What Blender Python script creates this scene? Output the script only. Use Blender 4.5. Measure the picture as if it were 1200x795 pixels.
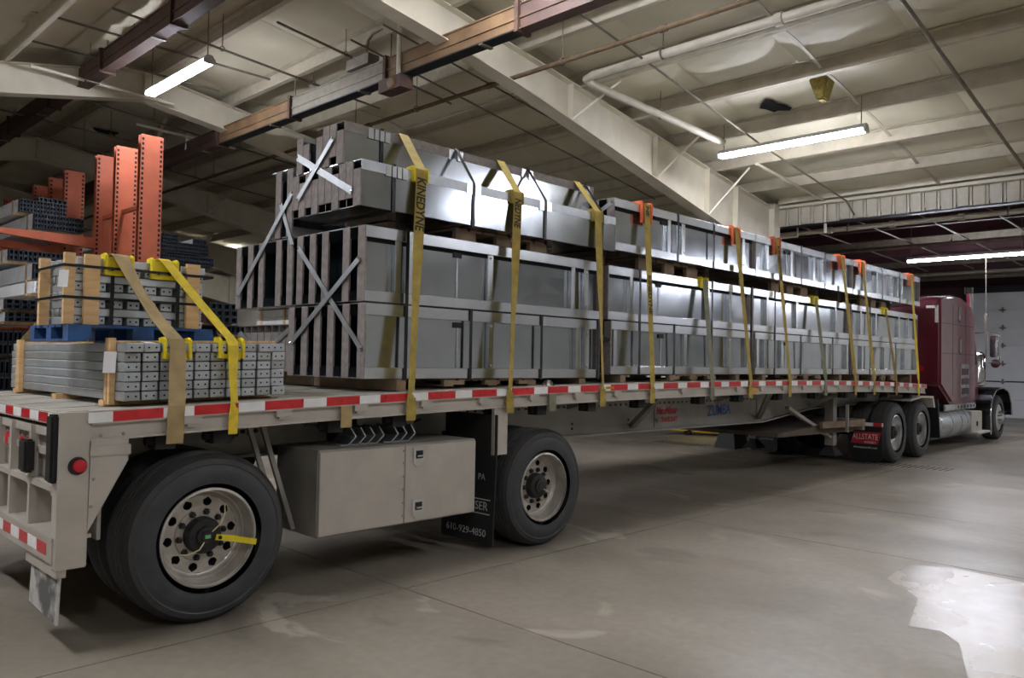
import bpy, bmesh, math, random
import numpy as np
from mathutils import Vector, Matrix
for o in list(bpy.data.objects): bpy.data.objects.remove(o, do_unlink=True)
SC = bpy.context.scene; COL = SC.collection
random.seed(7)
# ---------------- camera ----------------
cam = bpy.data.cameras.new('camera'); cam.sensor_width = 36; cam.lens = 931.67/1200*36
cam.clip_start = .05; cam.clip_end = 200
co = bpy.data.objects.new('camera', cam); COL.objects.link(co); SC.camera = co
YAW, PIT, ROL = .7986, .0273, .0179
fw = Vector((math.sin(YAW)*math.cos(PIT), math.cos(YAW)*math.cos(PIT), math.sin(PIT)))
r0 = Vector((math.cos(YAW), -math.sin(YAW), 0)); u0 = r0.cross(fw)
rr = r0*math.cos(ROL)+u0*math.sin(ROL); uu = -r0*math.sin(ROL)+u0*math.cos(ROL)
M = Matrix((rr, uu, -fw)).transposed().to_4x4(); M.translation = (-1.2565, -4.7455, 1.6492)
co.matrix_world = M
# ---------------- world, exposure ----------------
w = bpy.data.worlds.new('world'); SC.world = w; w.use_nodes = True
w.node_tree.nodes['Background'].inputs[0].default_value = (.9, .95, 1, 1)
w.node_tree.nodes['Background'].inputs[1].default_value = .05
SC.view_settings.view_transform = 'Standard'; SC.view_settings.look = 'None'
SC.view_settings.exposure = 0.95; SC.view_settings.gamma = 1
LAMP = 78.0     # emission of the LED strips
# ---------------- materials ----------------
def lin(h):
    h = h.lstrip('#'); c = [int(h[i:i+2], 16)/255 for i in (0, 2, 4)]
    return [x/12.92 if x <= .04045 else ((x+.055)/1.055)**2.4 for x in c]
MATS = {}
def mat(name, col, rough=.5, metal=0, var=.12, scale=8, bump=0, coat=0, col2=None, stretch=(1, 1, 1), rvar=.08, detail=6, thr=None):
    m = bpy.data.materials.new(name); m.use_nodes = True; nt = m.node_tree; N = nt.nodes; L = nt.links
    b = N['Principled BSDF']; c = lin(col)
    tc = N.new('ShaderNodeTexCoord'); mp = N.new('ShaderNodeMapping'); mp.inputs['Scale'].default_value = stretch
    no = N.new('ShaderNodeTexNoise'); no.inputs['Scale'].default_value = scale; no.inputs['Detail'].default_value = detail
    L.new(tc.outputs['Object'], mp.inputs[0]); L.new(mp.outputs[0], no.inputs[0])
    rp = N.new('ShaderNodeValToRGB'); L.new(no.outputs['Fac'], rp.inputs[0])
    c2 = lin(col2) if col2 else [x*(1-var) for x in c]; c1 = c if col2 else [min(1, x*(1+var)) for x in c]
    lo, hi = thr or (.3, .7)
    rp.color_ramp.elements[0].position = lo; rp.color_ramp.elements[1].position = hi
    rp.color_ramp.elements[0].color = (*c2, 1); rp.color_ramp.elements[1].color = (*c1, 1)
    L.new(rp.outputs[0], b.inputs['Base Color'])
    mr = N.new('ShaderNodeMapRange'); mr.inputs[3].default_value = max(0.02, rough-rvar); mr.inputs[4].default_value = min(1, rough+rvar)
    L.new(no.outputs['Fac'], mr.inputs[0]); L.new(mr.outputs[0], b.inputs['Roughness'])
    b.inputs['Metallic'].default_value = metal
    if coat: b.inputs['Coat Weight'].default_value = coat; b.inputs['Coat Roughness'].default_value = .06
    if bump:
        bp = N.new('ShaderNodeBump'); bp.inputs['Strength'].default_value = bump; bp.inputs['Distance'].default_value = .01
        L.new(no.outputs['Fac'], bp.inputs['Height']); L.new(bp.outputs[0], b.inputs['Normal'])
    MATS[name] = m; return m
def emat(name, col, s):
    m = bpy.data.materials.new(name); m.use_nodes = True; nt = m.node_tree
    b = nt.nodes['Principled BSDF']; b.inputs['Base Color'].default_value = (*lin(col), 1)
    b.inputs['Emission Color'].default_value = (*lin(col), 1); b.inputs['Emission Strength'].default_value = s
    MATS[name] = m; return m
G = mat('galvanised', '#bcc2c8', .15, 1, .07, 5, .004, rvar=.06)
GF = mat('galvanised_flange', '#cfd3d6', .24, 1, .05, 10, 0, rvar=.05)
GD = mat('galvanised_dull', '#b4b8ba', .42, .9, .12, 10, .03)
BARM = mat('bar_steel', '#b9bec0', .5, .75, .12, 9, .02)
BARM2 = mat('bar_steel_dull', '#a8aaa7', .55, .7, .14, 9, .02)
ENDG = mat('panel_edge', '#8a827d', .75, .1, .2, 22, .08)
DARKM = mat('dark_steel', '#23282b', .5, .6, .25, 10)
BLACK = mat('black_plastic', '#141414', .5, 0, .2, 20)
BAND = mat('band_black', '#0d0d0e', .35, 0, .1, 20)
ALU = mat('trailer_alloy', '#b5aea2', .55, .25, .08, 6, .02)
ALUD = mat('trailer_alloy_dirty', '#989389', .6, .3, .2, 3, .03)
WEBM = mat('beam_alloy', '#93908a', .5, .45, .14, 3, .02)
DECKM = mat('deck_boards', '#aaa598', .75, .05, .2, 5, .06, stretch=(.3, 3, 1))
UNDER = mat('underframe', '#2a2927', .8, .1, .3, 7)
RUB = mat('tyre_rubber', '#232426', .7, 0, .18, 18, .04)
RUBW = mat('tyre_wall', '#3b3f42', .62, 0, .2, 7, .03)
RIM = mat('rim_alloy', '#b8b2a8', .42, .55, .2, 9, .03)
RIMP = mat('rim_polished', '#d8d8d6', .3, 1, .1, 9)
HUBM = mat('hub_iron', '#2c2b2a', .5, .4, .3, 20)
CHR = mat('chrome', '#d8dadb', .12, 1, .05, 5)
MAR = mat('maroon_paint', '#641d2a', .32, .15, .1, 4, coat=.8)
MARD = mat('maroon_wall', '#43242a', .7, 0, .25, 3)
BPAINT = mat('black_paint', '#101114', .25, .1, .1, 4, coat=.8)
WOOD = mat('pine', '#e6c593', .7, 0, .0, 4, .05, col2='#cfa066', stretch=(1, 1, 6))
WOODH = mat('pine_flat', '#e0bd8b', .7, 0, .0, 4, .05, col2='#bd8f58', stretch=(6, 6, 1))
PALW = mat('pallet_wood', '#857059', .8, 0, .25, 6, .06)
BLUEW = mat('blue_pallet_wood', '#2b568c', .8, 0, 0, 7, .06, col2='#27394f', thr=(.35, .6))
ORG = mat('rack_orange', '#9c4b2b', .6, .05, .16, 4, .02)
STY = mat('strap_yellow', '#d6bb2e', .75, 0, .18, 16, .05)
STO = mat('strap_worn_yellow', '#a38d40', .8, 0, .2, 14, .05)
STT = mat('strap_tan', '#a08a60', .85, 0, .2, 10, .05)
STG = mat('strap_grey', '#7d7d66', .85, 0, .2, 10, .05)
STB = mat('strap_brown', '#857044', .85, 0, .2, 10, .05)
PROY = mat('plastic_yellow', '#e3cc1a', .45, 0, .1, 9)
PROO = mat('plastic_orange', '#dd6a3a', .5, 0, .1, 9)
REDT = mat('tape_red', '#c0262a', .3, 0, .16, 22)
WHT = mat('tape_white', '#e6e6e2', .35, 0, .08, 12)
LRED = mat('lens_red', '#b3202a', .2, 0, .1, 10)
LAMB = mat('lens_amber', '#d08a1c', .2, 0, .1, 10)
PAPER = mat('paper', '#e8e6e4', .8, 0, .05, 15)
PWHITE = mat('print_white', '#c9cac6', .7, 0, .25, 30)
PRED = mat('print_red', '#b01f30', .5, 0, .1, 10)
PBLUE = mat('print_blue', '#1453a8', .5, 0, .1, 10)
PBLK = mat('print_black', '#2c2710', .7, 0, .2, 20)
CEIL = mat('insulation_facing', '#cbc5ae', .55, 0, .07, 1.2, .1)
PURL = mat('purlin_paint', '#b3ab98', .55, .1, .12, 5)
FRAMEM = mat('frame_paint', '#d2cbb8', .5, .05, .08, 3)
WPIPE = mat('white_pipe', '#cfc9b8', .5, .05, .1, 5)
RUST = mat('rusty_pipe', '#6d5a45', .7, .3, .3, 9)
CONDUIT = mat('grey_conduit', '#7b7568', .6, .4, .2, 9)
RAIL = mat('rail_brown', '#573f33', .65, .15, .0, 3, .04, col2='#3b2c27')
RAILL = mat('rail_tan', '#846b4b', .6, .15, .0, 3, .04, col2='#644a34')
WALLM = mat('wall_white', '#cdcabf', .7, 0, .08, 2)
DOORM = mat('door_white', '#d3d5d6', .5, 0, .05, 2)
RIBM = mat('rib_cladding', '#b3ad9e', .55, .1, .14, 3)
STOCKD = mat('stock_dark', '#262b31', .5, .5, .25, 8)
STOCKL = mat('stock_light', '#cfd0ce', .5, .5, .15, 6)
STOCKW = mat('stock_white', '#dcdcda', .5, 0, .1, 6)
VOID = mat('void_black', '#07080a', .9, 0, .1, 5)
INKM = mat('panel_inner', '#1c2a2c', .4, .6, .2, 8)
HOSE = mat('hose_cream', '#cfc39a', .5, 0, .1, 9)
GREENL = mat('label_green', '#6fae77', .5, 0, .1, 9)
FOAM = mat('torn_insulation', '#8a7a3a', .9, 0, .3, 20)
LED = emat('led_tube', '#f2f4ff', LAMP)
HOUS = mat('lamp_housing', '#d9d9d6', .5, 0, .05, 8)
BANDW = mat('floor_line_yellow', '#a8945a', .8, 0, .3, 12)
def floor_mat():
    m = bpy.data.materials.new('concrete'); m.use_nodes = True; nt = m.node_tree; N = nt.nodes; L = nt.links
    b = N['Principled BSDF']; g = N.new('ShaderNodeNewGeometry')
    def noise(sc, det=6, st=(1, 1, 1), dist=0):
        mp = N.new('ShaderNodeMapping'); mp.inputs['Scale'].default_value = st
        n = N.new('ShaderNodeTexNoise'); n.inputs['Scale'].default_value = sc; n.inputs['Detail'].default_value = det; n.inputs['Distortion'].default_value = dist
        L.new(g.outputs['Position'], mp.inputs[0]); L.new(mp.outputs[0], n.inputs[0]); return n.outputs['Fac']
    def ramp(f, a, ca, bb, cb):
        r = N.new('ShaderNodeValToRGB'); r.color_ramp.elements[0].position = a; r.color_ramp.elements[1].position = bb
        r.color_ramp.elements[0].color = (*ca, 1); r.color_ramp.elements[1].color = (*cb, 1); L.new(f, r.inputs[0]); return r.outputs[0]
    def mix(f, a, bb, mode='MIX'):
        x = N.new('ShaderNodeMix'); x.data_type = 'RGBA'; x.blend_type = mode
        if hasattr(f, 'node'): L.new(f, x.inputs['Factor'])
        else: x.inputs['Factor'].default_value = f
        L.new(a, x.inputs['A'])
        if hasattr(bb, 'node'): L.new(bb, x.inputs['B'])
        else: x.inputs['B'].default_value = (*bb, 1)
        return x.outputs['Result']
    base = ramp(noise(.55, 8, (1, .6, 1), .6), .32, lin('#7a7264'), .7, lin('#9b9283'))
    fine = ramp(noise(14, 6), .35, (.84, .84, .84), .65, (1.05, 1.05, 1.05))
    c = mix(.6, base, fine, 'MULTIPLY')
    pale = ramp(noise(1.1, 9, (1, .55, 1), 1.2),   .65, (0, 0, 0), .69, (.75, .75, .75))
    c = mix(pale, c, lin('#b0a899'))
    stain = ramp(noise(1.7, 7, (.8, .4, 1), .8), .64, (0, 0, 0), .72, (.6, .6, .6))
    c = mix(stain, c, lin('#5c554d'))
    L.new(c, b.inputs['Base Color'])
    r = ramp(noise(.8, 6, (1, .7, 1)), .35, (.30, .30, .30), .7, (.55, .55, .55)); L.new(r, b.inputs['Roughness'])
    bp = N.new('ShaderNodeBump'); bp.inputs['Strength'].default_value = .12; bp.inputs['Distance'].default_value = .01
    L.new(noise(9, 8), bp.inputs['Height']); L.new(bp.outputs[0], b.inputs['Normal'])
    return m
CONC = floor_mat()
# ---------------- mesh helpers ----------------
V = Vector
class MB:
    def __init__(s): s.v = []; s.f = []; s.mi = []; s.mats = []
    def _m(s, m):
        if m is None: return 0
        if m not in s.mats: s.mats.append(m)
        return s.mats.index(m)
    def poly(s, pts, faces, m=None):
        k = len(s.v); s.v += [V(p) for p in pts]; i = s._m(m)
        for f in faces: s.f.append([k+j for j in f]); s.mi.append(i)
        return s
    def hexa(s, p, m=None):   # p: 4 bottom ccw, 4 top ccw
        return s.poly(p, [(3, 2, 1, 0), (4, 5, 6, 7), (0, 1, 5, 4), (1, 2, 6, 5), (2, 3, 7, 6), (3, 0, 4, 7)], m)
    def box(s, x0, x1, y0, y1, z0, z1, m=None):
        return s.hexa([(x0, y0, z0), (x1, y0, z0), (x1, y1, z0), (x0, y1, z0), (x0, y0, z1), (x1, y0, z1), (x1, y1, z1), (x0, y1, z1)], m)
    def bar(s, p, q, a, b, up=(0, 0, 1), m=None):   # rectangular bar p->q, a across, b along up
        p = V(p); q = V(q); d = (q-p).normalized(); up = V(up)
        sd = d.cross(up)
        if sd.length < 1e-4: sd = d.cross(V((1, 0, 0)))
        sd.normalize(); u = sd.cross(d).normalized(); A = sd*a/2; B = u*b/2
        return s.hexa([p-A-B, p+A-B, q+A-B, q-A-B, p-A+B, p+A+B, q+A+B, q-A+B], m)
    def tube(s, pts, r, n=8, m=None):
        pts = [V(p) for p in pts]; k = len(s.v); i = s._m(m)
        prev = None
        for j, p in enumerate(pts):
            t = (pts[min(j+1, len(pts)-1)]-pts[max(j-1, 0)]).normalized()
            if prev is None:
                a = t.orthogonal().normalized()
            else:
                a = (prev-t*prev.dot(t)).normalized()
            prev = a; bb = t.cross(a)
            for q in range(n):
                an = 2*math.pi*q/n; s.v.append(p+a*r*math.cos(an)+bb*r*math.sin(an))
        for j in range(len(pts)-1):
            for q in range(n):
                s.f.append([k+j*n+q, k+j*n+(q+1) % n, k+(j+1)*n+(q+1) % n, k+(j+1)*n+q]); s.mi.append(i)
        s.f.append([k+q for q in range(n)][::-1]); s.mi.append(i)
        s.f.append([k+(len(pts)-1)*n+q for q in range(n)]); s.mi.append(i)
        return s
    def lathe(s, prof, c=(0, 0, 0), axis='Y', n=32, m=None, close=False):  # prof: (r, t) along axis
        k = len(s.v); i = s._m(m); c = V(c)
        for r, t in prof:
            for q in range(n):
                an = 2*math.pi*q/n; a, b = r*math.cos(an), r*math.sin(an)
                s.v.append(c+V({'Y': (a, t, b), 'X': (t, a, b), 'Z': (a, b, t)}[axis]))
        J = len(prof)
        for j in range(J if close else J-1):
            j2 = (j+1) % J
            for q in range(n):
                f = [k+j*n+q, k+j*n+(q+1) % n, k+j2*n+(q+1) % n, k+j2*n+q]
                s.f.append(f); s.mi.append(i)
        if not close:
            for j in (0, J-1):
                if prof[j][0] > 1e-5: s.f.append([k+j*n+q for q in range(n)]); s.mi.append(i)
        return s
    def prism(s, pts, d, m=None):   # pts: planar polygon 3d, d: extrusion vector
        n = len(pts); d = V(d); P = [V(p) for p in pts]
        return s.poly(P+[p+d for p in P], [tuple(range(n))[::-1], tuple(range(n, 2*n))]+[(q, (q+1) % n, n+(q+1) % n, n+q) for q in range(n)], m)
    def ribbon(s, pts, wv, t=.004, m=None, closed=False):   # strap through pts with width vectors wv
        n = len(pts); P = [V(p) for p in pts]; k = len(s.v); i = s._m(m)
        for j in range(n):
            a = P[(j-1) % n] if (closed or j > 0) else P[j]; b = P[(j+1) % n] if (closed or j < n-1) else P[j]
            tg = (b-a).normalized(); wd = V(wv[j] if isinstance(wv, list) else wv); nn = tg.cross(wd).normalized()*t/2
            s.v += [P[j]-wd/2-nn, P[j]+wd/2-nn, P[j]+wd/2+nn, P[j]-wd/2+nn]
        for j in range(n if closed else n-1):
            j2 = (j+1) % n
            for q in range(4): s.f.append([k+j*4+q, k+j*4+(q+1) % 4, k+j2*4+(q+1) % 4, k+j2*4+q]); s.mi.append(i)
        if not closed:
            s.f.append([k+3, k+2, k+1, k]); s.mi.append(i); s.f.append([k+(n-1)*4+q for q in range(4)]); s.mi.append(i)
        return s
    def mesh(s, name, m, base=(0, 0, 0), smooth=False, bevel=0, seg=2):
        me = bpy.data.meshes.new(name); b = V(base)
        me.from_pydata([tuple(v-b) for v in s.v], [], s.f)
        for q in (s.mats or [m]): me.materials.append(q)
        if s.mats:
            for p, i in zip(me.polygons, s.mi): p.material_index = i
        bm = bmesh.new(); bm.from_mesh(me)
        if bevel:
            bmesh.ops.remove_doubles(bm, verts=bm.verts, dist=1e-5)
            bmesh.ops.bevel(bm, geom=[e for e in bm.edges], offset=bevel, segments=seg, affect='EDGES', clamp_overlap=True)
        bmesh.ops.recalc_face_normals(bm, faces=bm.faces)
        bm.to_mesh(me); bm.free()
        if smooth:
            for p in me.polygons: p.use_smooth = True
            me.set_sharp_from_angle(angle=math.radians(38))
        return me
    def build(s, name, m, parent=None, base=None, smooth=False, bevel=0, seg=2):
        if parent is not None: base = WL[parent.name]
        if base is None: base = s.auto()
        o = bpy.data.objects.new(name, s.mesh(name, m, base, smooth, bevel, seg)); COL.objects.link(o)
        WL[o.name] = V(base)
        if parent is not None: o.parent = parent
        else: o.location = base
        return o
    def auto(s):
        xs = [v.x for v in s.v]; ys = [v.y for v in s.v]; zs = [v.z for v in s.v]
        return V(((min(xs)+max(xs))/2, (min(ys)+max(ys))/2, min(zs)))
WL = {}
def tag(o, label, cat, group=None):
    o['label'] = label; o['category'] = cat
    if group: o['group'] = group
    return o
def thing(name, label, cat, loc, group=None):
    o = bpy.data.objects.new(name, None); o.empty_display_size = .1; COL.objects.link(o); o.location = loc; WL[o.name] = V(loc)
    return tag(o, label, cat, group)
def struct(o): o['kind'] = 'structure'; return o
def stuff(o): o['kind'] = 'stuff'; return o
def inst(src, name, parent, wloc, rot=None, scale=None):   # a part sharing src's mesh, at a world position
    o = bpy.data.objects.new(name, src.data if hasattr(src, 'data') else src); COL.objects.link(o)
    o.parent = parent; o.location = V(wloc)-(WL[parent.name] if parent else V((0, 0, 0))); WL[o.name] = V(wloc)
    if rot: o.rotation_euler = rot
    if scale: o.scale = scale
    return o
def text(name, body, size, m, pos, xdir, ydir, parent, ext=.0006, sx=1, align='CENTER', shear=0, bold=0):
    cu = bpy.data.curves.new(name, 'FONT'); cu.body = body; cu.size = size; cu.align_x = align; cu.align_y = 'CENTER'; cu.extrude = ext; cu.shear = shear; cu.offset = bold; cu.resolution_u = 3
    t = bpy.data.objects.new(name, cu); COL.objects.link(t)
    bpy.context.view_layer.update()
    me = bpy.data.meshes.new_from_object(t.evaluated_get(bpy.context.evaluated_depsgraph_get()))
    bpy.data.objects.remove(t); bpy.data.curves.remove(cu)
    x = V(xdir).normalized(); y = V(ydir).normalized(); z = x.cross(y)
    mm = Matrix((x*sx, y, z)).transposed().to_4x4(); mm.translation = V(pos)-(WL[parent.name] if parent else V((0, 0, 0)))
    me.transform(mm); me.materials.clear(); me.materials.append(m); me.name = name
    o = bpy.data.objects.new(name, me); COL.objects.link(o); o.parent = parent; WL[o.name] = WL[parent.name]
    return o
ORD = ['first', 'second', 'third', 'fourth', 'fifth', 'sixth', 'seventh', 'eighth', 'ninth', 'tenth', 'eleventh', 'twelfth', 'thirteenth', 'fourteenth']
# =====================================================================
# SETTING: floor slabs, roof, walls, door
# =====================================================================
RZ, RS = 7.3, .14            # roof plane on the truck side: z = RZ - RS*x ; ridge at x = 4
RIDGE = 4.0; ZR = RZ-RS*RIDGE
def roofz(x): return RZ-RS*x if x >= RIDGE else ZR-.2*(RIDGE-x)
JOINT = mat('joint_filler', '#2f2c28', .9, 0, .2, 6)
fl = struct(MB().box(-9, 31, -14, 42, -.25, -.03).build('floor', JOINT, base=(0, 0, 0)))
xs = [-9, -4.6, -.4, 2.35, 6.12, 8.35, 13.0, 16.4, 20.5, 25.0, 31]; ys = [-14, -9, -4.2, -.2, 5.2, 10.6, 16, 24, 33, 42]
for i in range(len(xs)-1):
    for j in range(len(ys)-1):
        g = .006
        MB().box(xs[i]+g, xs[i+1]-g, ys[j]+g, ys[j+1]-g, -.06, 0).build('concrete_slab', CONC, fl)
# slit drain across the bay
td = struct(MB().box(12.72, 13.28, -.9, 4.9, .0, .0015).build('trim_1', CONC, base=(13, 2, 0)))
slit = MB().box(-.24, .24, -.014, .014, 0, .0028).mesh('drain_slit', VOID)
for k in range(62):
    inst(slit, 'drain_slit', td, (13.0+.02*math.sin(k*1.7), -.82+k*.092, .0005))
struct(MB().box(12.2, 29, -2.62, -2.52, .0, .0015).build('trim_2', BANDW, base=(20, -2.6, 0)))
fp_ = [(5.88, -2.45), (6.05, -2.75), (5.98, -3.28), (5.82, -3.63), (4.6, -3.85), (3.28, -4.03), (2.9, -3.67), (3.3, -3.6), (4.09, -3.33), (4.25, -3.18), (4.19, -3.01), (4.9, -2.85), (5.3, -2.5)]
GLARE_COAT = mat('floor_glare_coating', '#b0a89a', .27, 0, 0, 1.6, .02, col2='#94897a', thr=(.36, .56), detail=9)  # pale glossy floor patch, glare painted in by its lighter colour
struct(MB().prism([(x, y, .0005) for x, y in fp_], (0, 0, .0012)).build('trim_5', GLARE_COAT, base=(0, 0, 0)))
# ---- roof ----
L0, L1 = -14.0, 42.0
cb = MB()
cb.poly([(RIDGE, L0, ZR+.03), (15.2, L0, roofz(15.2)+.03), (15.2, L1, roofz(15.2)+.03), (RIDGE, L1, ZR+.03),
         (RIDGE, L0, ZR+.1), (15.2, L0, roofz(15.2)+.1), (15.2, L1, roofz(15.2)+.1), (RIDGE, L1, ZR+.1)],
        [(0, 3, 2, 1), (4, 5, 6, 7), (0, 1, 5, 4), (1, 2, 6, 5), (2, 3, 7, 6), (3, 0, 4, 7)])
cb.poly([(-9, L0, roofz(-9)+.03), (RIDGE, L0, ZR+.03), (RIDGE, L1, ZR+.03), (-9, L1, roofz(-9)+.03),
         (-9, L0, roofz(-9)+.1), (RIDGE, L0, ZR+.1), (RIDGE, L1, ZR+.1), (-9, L1, roofz(-9)+.1)],
        [(0, 3, 2, 1), (4, 5, 6, 7), (0, 1, 5, 4), (1, 2, 6, 5), (2, 3, 7, 6), (3, 0, 4, 7)])
ceil = struct(cb.build('ceiling', CEIL, base=(RIDGE, 10, ZR)))
BAY = 1.35
def blanket(seed, wd=1.5):
    rnd = random.Random(seed); nx, ny = 4, 6; P = []; F = []
    for i in range(nx+1):
        for j in range(ny+1):
            u, v = i/nx, j/ny
            d = .055*math.sin(math.pi*u)**.7*math.sin(math.pi*v)**.45+(.012*rnd.uniform(-1, 1) if 0 < i < nx and 0 < j < ny else 0)
            if j in (0, ny): d = -.012
            P.append(((u-.5)*BAY, (v-.5)*wd, -d))
    for i in range(nx):
        for j in range(ny):
            a = i*(ny+1)+j; F.append((a, a+1, a+ny+2, a+ny+1))
    me = MB().poly(P, F).mesh('ceiling_panel', CEIL, smooth=True); return me
bl = [blanket(k) for k in range(5)]
thR = math.atan(RS); thL = -math.atan(.2)
for k in range(8):
    xc = 15-BAY*(k+.5)
    for j in range(20):
        inst(bl[(k*3+j*7) % 5], 'ceiling_panel', ceil, (xc, -5.05+1.5*j, roofz(xc)+.0), (0, thR, 0), (1, 1, random.choice((1, 1.3, .7))))
for k in range(5):
    xc = RIDGE-BAY*(k+.5)
    for j in range(18):
        inst(bl[(k*2+j*3) % 5], 'ceiling_panel', ceil, (xc, 1.0+1.5*j, roofz(xc)+.0), (0, thL, 0))
pm = MB()   # zed purlin, web facing -x
pm.box(-.005, .005, L0, L1, -.22, -.02); pm.box(-.005, .07, L0, L1, -.23, -.215); pm.box(-.07, .005, L0, L1, -.03, -.018)
pm = pm.mesh('purlin', PURL)
PX = [15-BAY*k for k in range(1, 9)]
for x in PX: inst(pm, 'purlin', ceil, (x, 0, roofz(x)), (0, thR, 0))
for k in range(1, 9):
    x = RIDGE-BAY*k+.55; inst(pm, 'purlin', ceil, (x, 0, roofz(x)), (0, thL, 0))
# eave struts over the header
for za_, zb_, dx in ((5.09, 5.22, 0), (5.0, 5.055, .05)):
    MB().box(14.78+dx, 14.97, -9, 3.0, za_, zb_).build('eave_strut', FRAMEM, ceil)
# bridging angles between purlins (curled pieces of the photo)
for y0, ks in ((-.12, range(0, 6)), (7.3, range(0, 6)), (13.4, range(0, 6))):
    for k in ks:
        xa, xb = 15-BAY*(k+1)+.04, 15-BAY*k-.05; a = V((xa, y0, roofz(xa)-.16)); b = V((xb, y0-.01, roofz(xb)-.16)); mid = (a+b)/2+V((0, 0, .09))
        q = MB()
        for s in range(5):
            t0, t1 = s/5, (s+1)/5
            def bz(t): return a*(1-t)**2+mid*2*t*(1-t)+b*t*t
            q.bar(bz(t0), bz(t1), .05, .012)
        q.build('bridging_angle', PURL, ceil)
# ---- rigid frames ----
def frame(y, label):
    t = thing('roof_beam', label, 'beam', (10, y, roofz(10)-.5), 'roof frames')
    def top(x): return roofz(x)-.235
    def bot(x):
        return (5.63-.217*(x-6.8)) if x > 6.8 else (top(x)-(.5 if x > RIDGE else .46)) if x > 5.4 or x < RIDGE else min(top(x)-.46, 9)
    X = [-8.5, -4, RIDGE, 5.4, 6.8, 8.5, 10, 12, 13.5, 14.75]
    wb = MB(); bf = MB(); tf = MB()
    for a, b in zip(X, X[1:]):
        wb.prism([(a, y-.006, bot(a)), (b, y-.006, bot(b)), (b, y-.006, top(b)), (a, y-.006, top(a))], (0, .012, 0))
        bf.hexa([(a, y-.13, bot(a)-.015), (b, y-.13, bot(b)-.015), (b, y+.13, bot(b)-.015), (a, y+.13, bot(a)-.015), (a, y-.13, bot(a)), (b, y-.13, bot(b)), (b, y+.13, bot(b)), (a, y+.13, bot(a))])
        tf.hexa([(a, y-.12, top(a)), (b, y-.12, top(b)), (b, y+.12, top(b)), (a, y+.12, top(a)), (a, y-.12, top(a)+.014), (b, y-.12, top(b)+.014), (b, y+.12, top(b)+.014), (a, y+.12, top(a)+.014)])
    wb.build('web', FRAMEM, t); bf.build('bottom_flange', FRAMEM, t); tf.build('top_flange', FRAMEM, t)
    for x in (-4, .2, RIDGE, 8.05, 10.35, 12.1, 13.2):
        MB().box(x-.006, x+.006, y-.11, y+.11, bot(x), top(x)).build('stiffener', FRAMEM, t)
    for x in (8.05, 10.35, 12.1):   # flange braces rising to the purlins
        for s in (-1, 1): MB().bar((x, y+s*.1, bot(x)+.02), (x+.35, y+s*.75, roofz(x+.35)-.2), .03, .03).build('flange_brace', FRAMEM, t)
    MB().box(14.74, 15.0, y-.13, y+.13, 0, roofz(14.9)-.1).build('column', FRAMEM, t)
    MB().box(-8.6, -8.4, y-.13, y+.13, 0, roofz(-8.5)-.1).build('column', FRAMEM, t)
FL = ['cream tapered roof beam running down behind the top of the silver load', 'cream roof beam passing above the hanging light at upper left', 'cream roof beam crossing behind the tall orange rack uprights', 'cream roof beam far back above the distant small light', None, 'cream roof beam at the far back end of the hall']
for y, l in zip((3.2, 9.4, 15.6, 21.8, -3.1, 28.0), FL):
    frame(y, l or 'cream roof beam overhead near the camera, out of the picture')
# ---- walls ----
struct(MB().box(-9, 31, -14.2, -14, 0, 7).build('wall_back', WALLM))
struct(MB().box(-9.2, -9, -14, 42, 0, 7).build('wall_left', WALLM))
struct(MB().box(-9, 31, 42, 42.2, 0, 7).build('wall_far', WALLM))
struct(MB().box(15.0, 15.2, 13.2, 42, 0, 5.4).build('wall_right', WALLM))
hd = struct(MB().box(15.03, 15.1, -14, 13.2, 4.72, 5.6).build('trim_3', FRAMEM))   # header over the opening to the lower bay
rnd = random.Random(3)
rib = MB().box(0, .02, -.125, .125, 0, .37).box(-.035, 0, -.075, .075, .0, .37).mesh('cladding_panel', RIBM)
for k in range(44):
    inst(rib, 'cladding_panel', hd, (15.0, 3.0-.27*k, 4.64+rnd.uniform(-.02, .02)), (0, rnd.uniform(-.03, .03), 0))
MB().box(14.9, 15.1, -9, 3.0, 4.60, 4.62).build('header_edge', DARKM, hd)
# lower bay behind the header: dark red ceiling on grey joists
cl = struct(MB().box(15.1, 31, -14, 13.2, 5.0, 5.1).build('ceiling_1', MARD))
jm = MB().box(-.05, .05, -14, 13.2, -.02, .0).box(-.008, .008, -14, 13.2, -.22, -.02).box(-.05, .05, -14, 13.2, -.24, -.22).mesh('joist', MARD)
jg = MB().box(-.05, .05, -14, 13.2, -.02, .0).box(-.008, .008, -14, 13.2, -.22, -.02).box(-.05, .05, -14, 13.2, -.24, -.22).mesh('joist', CONDUIT)
for k in range(10): inst(jm if k % 3 else jg, 'joist', cl, (15.9+1.5*k, 0, 5.0))
for y in (-4.6, 5.6, 10.2):
    MB().box(15.1, 30, y-.05, y+.05, 4.5, 4.75).build('cross_beam', MARD, cl)
fw_ = struct(MB().box(29.86, 30.1, 3.2, 13.2, 0, 5.0).box(29.86, 30.1, -3.4, -3.0, 0, 5.0).box(29.86, 30.1, -3.0, 3.2, 4.3, 5.0).build('wall_front', MARD, base=(30, 5, 0)))
struct(MB().box(29.86, 30.1, -14, -3.4, 0, 5.0).build('wall_front', WALLM))
struct(MB().box(15.2, 30, 13.2, 13.4, 0, 5.0).build('wall_side', MARD))
struct(MB().box(29.7, 29.86, 3.1, 3.35, 0, 4.5).box(29.7, 29.86, -3.2, -2.9, 0, 4.5).box(29.7, 29.86, -3.2, 3.35, 4.28, 4.5).build('trim_4', DARKM))
dr = struct(MB().box(29.8, 29.86, -2.95, 3.15, 0, 4.3).build('door_1', DOORM))
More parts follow.
